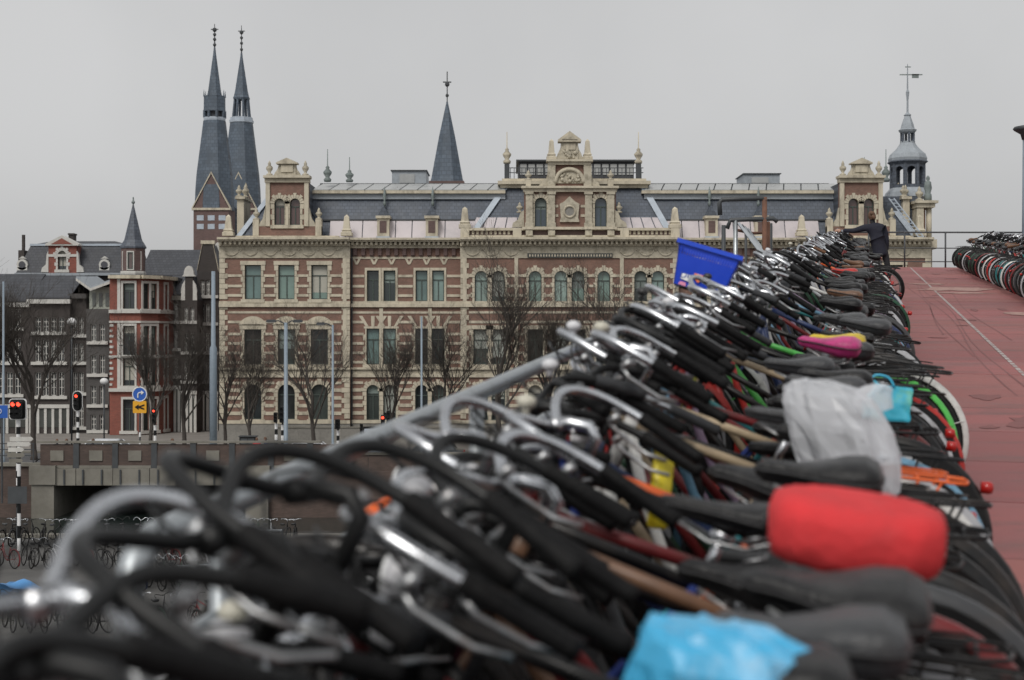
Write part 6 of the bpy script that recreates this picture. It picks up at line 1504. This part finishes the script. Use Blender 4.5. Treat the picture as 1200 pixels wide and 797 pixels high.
# lamp at the right edge of the deck
b_ = D(44, 5.75); t = thing('deck_lamp', 'tall blue grey lamp post with flat round lamp head at the ramp edge', 'lamp post', b_)
px_, d_ = 1202, b_.y; x_ = (px_ - 600) / F * d_; b2_ = Vector((x_, d_, DZ0 + SLOPE * d_)); t.location = b2_; ORG[t] = b2_
MB().tube([b2_, (x_, d_, zat(158, d_))], [.11, .08], 12).build('pole', 'post_blue', t, smooth=True)
MB().lathe([(.1, -.25), (.14, -.1), (.3, 0), (.34, .05), (.3, .1), (.1, .14)], 16, (x_, d_, zat(153, d_))).build('lamp_head', 'iron', t, smooth=True)
# ================================================================== PEOPLE
def skin_mesh(name, joints, edges, m, sub=2):
    me = bpy.data.meshes.new(name + '_cage'); me.from_pydata([j[0] for j in joints], edges, []); o = bpy.data.objects.new(name + '_cage', me); COL.objects.link(o)
    md = o.modifiers.new('skin', 'SKIN'); md.use_smooth_shade = True
    for i, j in enumerate(joints):
        r = j[1]; me.skin_vertices[0].data[i].radius = (r, r) if not isinstance(r, tuple) else r
    me.skin_vertices[0].data[0].use_root = True
    sb = o.modifiers.new('sub', 'SUBSURF'); sb.levels = sub; sb.render_levels = sub
    bpy.context.view_layer.update(); res = bpy.data.meshes.new_from_object(o.evaluated_get(bpy.context.evaluated_depsgraph_get())); bpy.data.objects.remove(o)
    res.name = name; res.materials.clear(); res.materials.append(MATS[m] if isinstance(m, str) else m); return res
def person(base, rz, lab, lean=0.0, reach=None, coat=(.013, .014, .026), legs=(.015, .015, .018), hair=(.10, .05, .028), s_=1.0, group=None, detail=2, bun=False):
    t = thing('person', lab, 'person', base, group); t.rotation_euler = (0, 0, rz); t.scale = (s_, s_, s_)
    L_ = lean
    hp, ch_, nk, hd = Vector((L_ * .25, 0, .95)), Vector((L_ * .8, .02, 1.30)), Vector((L_ * 1.0, .03, 1.46)), Vector((L_ * 1.12, .06, 1.62))
    shl, shr = ch_ + Vector((-.17, 0, .10)), ch_ + Vector((.17, 0, .09))
    if reach: hl = Vector(reach); el = shl.lerp(hl, .5) + Vector((0, -.03, -.05))
    else: hl = shl + Vector((-.06, .05, -.58)); el = shl + Vector((-.06, -.02, -.30))
    er_ = shr + Vector((.07, -.04, -.28)); hr = shr + Vector((.08, .04, -.54))
    # body: one surface from feet to neck, arms to the wrists
    J = [(hp, .13), (hp.lerp(ch_, .5), .12), (ch_, .14), (nk, .055), (hp + Vector((-.09, 0, -.06)), .09), (Vector((-.10, .02, .50)), .062), (Vector((-.10, -.02, .09)), .045), (Vector((-.11, .13, .05)), .04),
         (hp + Vector((.09, 0, -.06)), .09), (Vector((.12, .0, .50)), .062), (Vector((.13, -.04, .09)), .045), (Vector((.14, .11, .05)), .04), (hd + Vector((0, -.01, -.03)), .06)]
    E = [(0, 1), (1, 2), (2, 3), (0, 4), (4, 5), (5, 6), (6, 7), (0, 8), (8, 9), (9, 10), (10, 11), (3, 12)]
    bm = skin_mesh('body', J, E, 'cloth', detail); put(bm, 'body', t, color=legs)
    J = [(hp + Vector((0, 0, .04)), .165), (hp + Vector((0, -.01, -.20)), .185), (hp.lerp(ch_, .5), .15), (ch_, .165), (ch_ + Vector((0, .01, .11)), .11), (nk + Vector((0, 0, -.02)), .068),
         (shl, .085), (el, .06), (hl.lerp(el, .12), .046), (shr, .085), (er_, .062), (hr.lerp(er_, .12), .046)]
    E = [(0, 1), (0, 2), (2, 3), (3, 4), (4, 5), (4, 6), (6, 7), (7, 8), (4, 9), (9, 10), (10, 11)]
    put(skin_mesh('coat', J, E, 'cloth', detail), 'coat', t, color=coat)
    # head with face
    b = MB(); n, mm = 18, 14
    for i in range(mm + 1):
        th = math.pi * i / mm
        for j in range(n):
            a = 2 * math.pi * j / n; x, y, z = math.sin(th) * math.cos(a) * .072, math.sin(th) * math.sin(a) * .092, math.cos(th) * .112
            if z < 0: y *= 1 - .12 * (-z / .112); x *= 1 - .25 * (-z / .112)
            if y > .06 and abs(x) < .022: y += .018 * math.exp(-((z + .01) / .02) ** 2) * (1 - abs(x) / .022)
            if y > .05 and .012 < abs(x) < .045 and -.002 < z < .03: y -= .008
            if y > .05 and -.062 < z < -.045 and abs(x) < .03: y += .004
            b.v.append((x, y, z))
    for i in range(mm):
        for j in range(n): b.f.append((i * n + j, (i + 1) * n + j, (i + 1) * n + (j + 1) % n, i * n + (j + 1) % n))
    for q in (-1, 1): b.ball((q * .073, -.005, -.005), .022, 8, 6, (.4, .8, 1.3))
    h = put(b.mesh('head', 'skin', True), 'head', t, hd, (rad(-8), rad(-14 if reach else 0), rad(10)))
    for q in (-1, 1): put(MB().ball((q * .028, .082, .012), .009, 8, 5).mesh('eye', 'black_metal', True), 'eye', h)
    b = MB(); rr2 = random.Random(3)
    for i in range(12):
        th = math.pi * .62 * i / 11
        for j in range(n):
            a = 2 * math.pi * j / n; back = .5 - .5 * math.sin(a); q = 1.10 + rr2.uniform(-.02, .03); tt = th * (.62 + .55 * back)
            b.v.append((math.sin(tt) * math.cos(a) * .074 * q, math.sin(tt) * math.sin(a) * .094 * q - .006, math.cos(tt) * .114 * q))
    for i in range(11):
        for j in range(n): b.f.append((i * n + j, (i + 1) * n + j, (i + 1) * n + (j + 1) % n, i * n + (j + 1) % n))
    if bun:
        b.ball((0, -.10, .05), .05, 10, 7); b.ball((.0, -.115, -.03), .045, 10, 7, (1.0, .8, 1.5))
    put(b.mesh('hair', 'hair', True), 'hair', h)
    for q, hand, elb in ((-1, hl, el), (1, hr, er_)):
        dv = (hand - elb).normalized(); sd_ = dv.orthogonal().normalized(); up_ = dv.cross(sd_)
        J = [(hand, .032), (hand + dv * .045, .036), (hand + dv * .085, .034)]; E = [(0, 1), (1, 2)]
        k_ = 3
        for f_ in range(4):
            o_ = sd_ * ((f_ - 1.5) * .018); ln_ = (.030, .036, .034, .026)[f_]
            J += [(hand + dv * .09 + o_, .011), (hand + dv * (.09 + ln_) + o_ - up_ * .012, .010), (hand + dv * (.09 + ln_ * 1.5) + o_ - up_ * .036, .008)]; E += [(2, k_), (k_, k_ + 1), (k_ + 1, k_ + 2)]; k_ += 3
        J += [(hand + dv * .03 + sd_ * .036, .012), (hand + dv * .065 + sd_ * .05 - up_ * .02, .010)]; E += [(1, k_), (k_, k_ + 1)]
        put(skin_mesh('hand', J, E, 'skin', 1), 'hand', t)
    return t
d = 34.0; p = P(1034, 400, d); p.z = DZ0 + SLOPE * d
person(p, -TH * .5, 'person in dark navy coat, brown hair tied up, reaching over the bicycles', -.19, (-.86, .10, 1.33), s_=1.03, bun=True)
for (px, d, rz, ct, lab) in ((67, 86, .4, (.02, .02, .024), 'pedestrian in dark coat behind the canal wall railing'), (79, 87, 2.6, (.03, .03, .035), 'second pedestrian in dark jacket walking beside the first'), (301, 92.5, .3, (.5, .03, .04), 'pedestrian in bright red jacket on the pavement'), (203, 88, 1.2, (.02, .025, .03), 'pedestrian in black coat behind the bridge parapet near the thick mast'), (108, 87, -1.4, (.05, .05, .07), 'pedestrian in grey blue jacket behind the bridge parapet'), (312, 96, 1.7, (.03, .05, .12), 'pedestrian in blue jacket beside the person in red')):
    p = base_at(px, d); person(p, rz, lab, 0.0, None, ct, (.02, .022, .03), detail=1, group='pedestrians on the street')
# blue tarpaulin on the lower quay
b = MB(); r_ = random.Random(6)
for j in range(7):
    for i in range(9): b.v.append((-.75 + i * .19, -.5 + j * .17, .42 + .12 * math.sin(i * .9) * math.cos(j * .8) + r_.uniform(-.03, .03) - .28 * (abs(i - 4) / 4) ** 3))
for j in range(6):
    for i in range(8): q = j * 9 + i; b.f.append((q, q + 1, q + 10, q + 9))
for j in (0, 6):
    base_ = len(b.v)
    for i in range(9): x, y_, z = b.v[j * 9 + i]; b.v.append((x, y_, 0))
    for i in range(8): b.f.append((j * 9 + i, j * 9 + i + 1, base_ + i + 1, base_ + i))
o = put(b.mesh('tarpaulin', mat('tarp', (.10, .30, .62), .5, var=.12), True), 'tarpaulin', None, (P(18, 680, 51).x, 51, -.5)); tag(o, 'light blue tarpaulin covering something on the lower quay', 'tarpaulin')
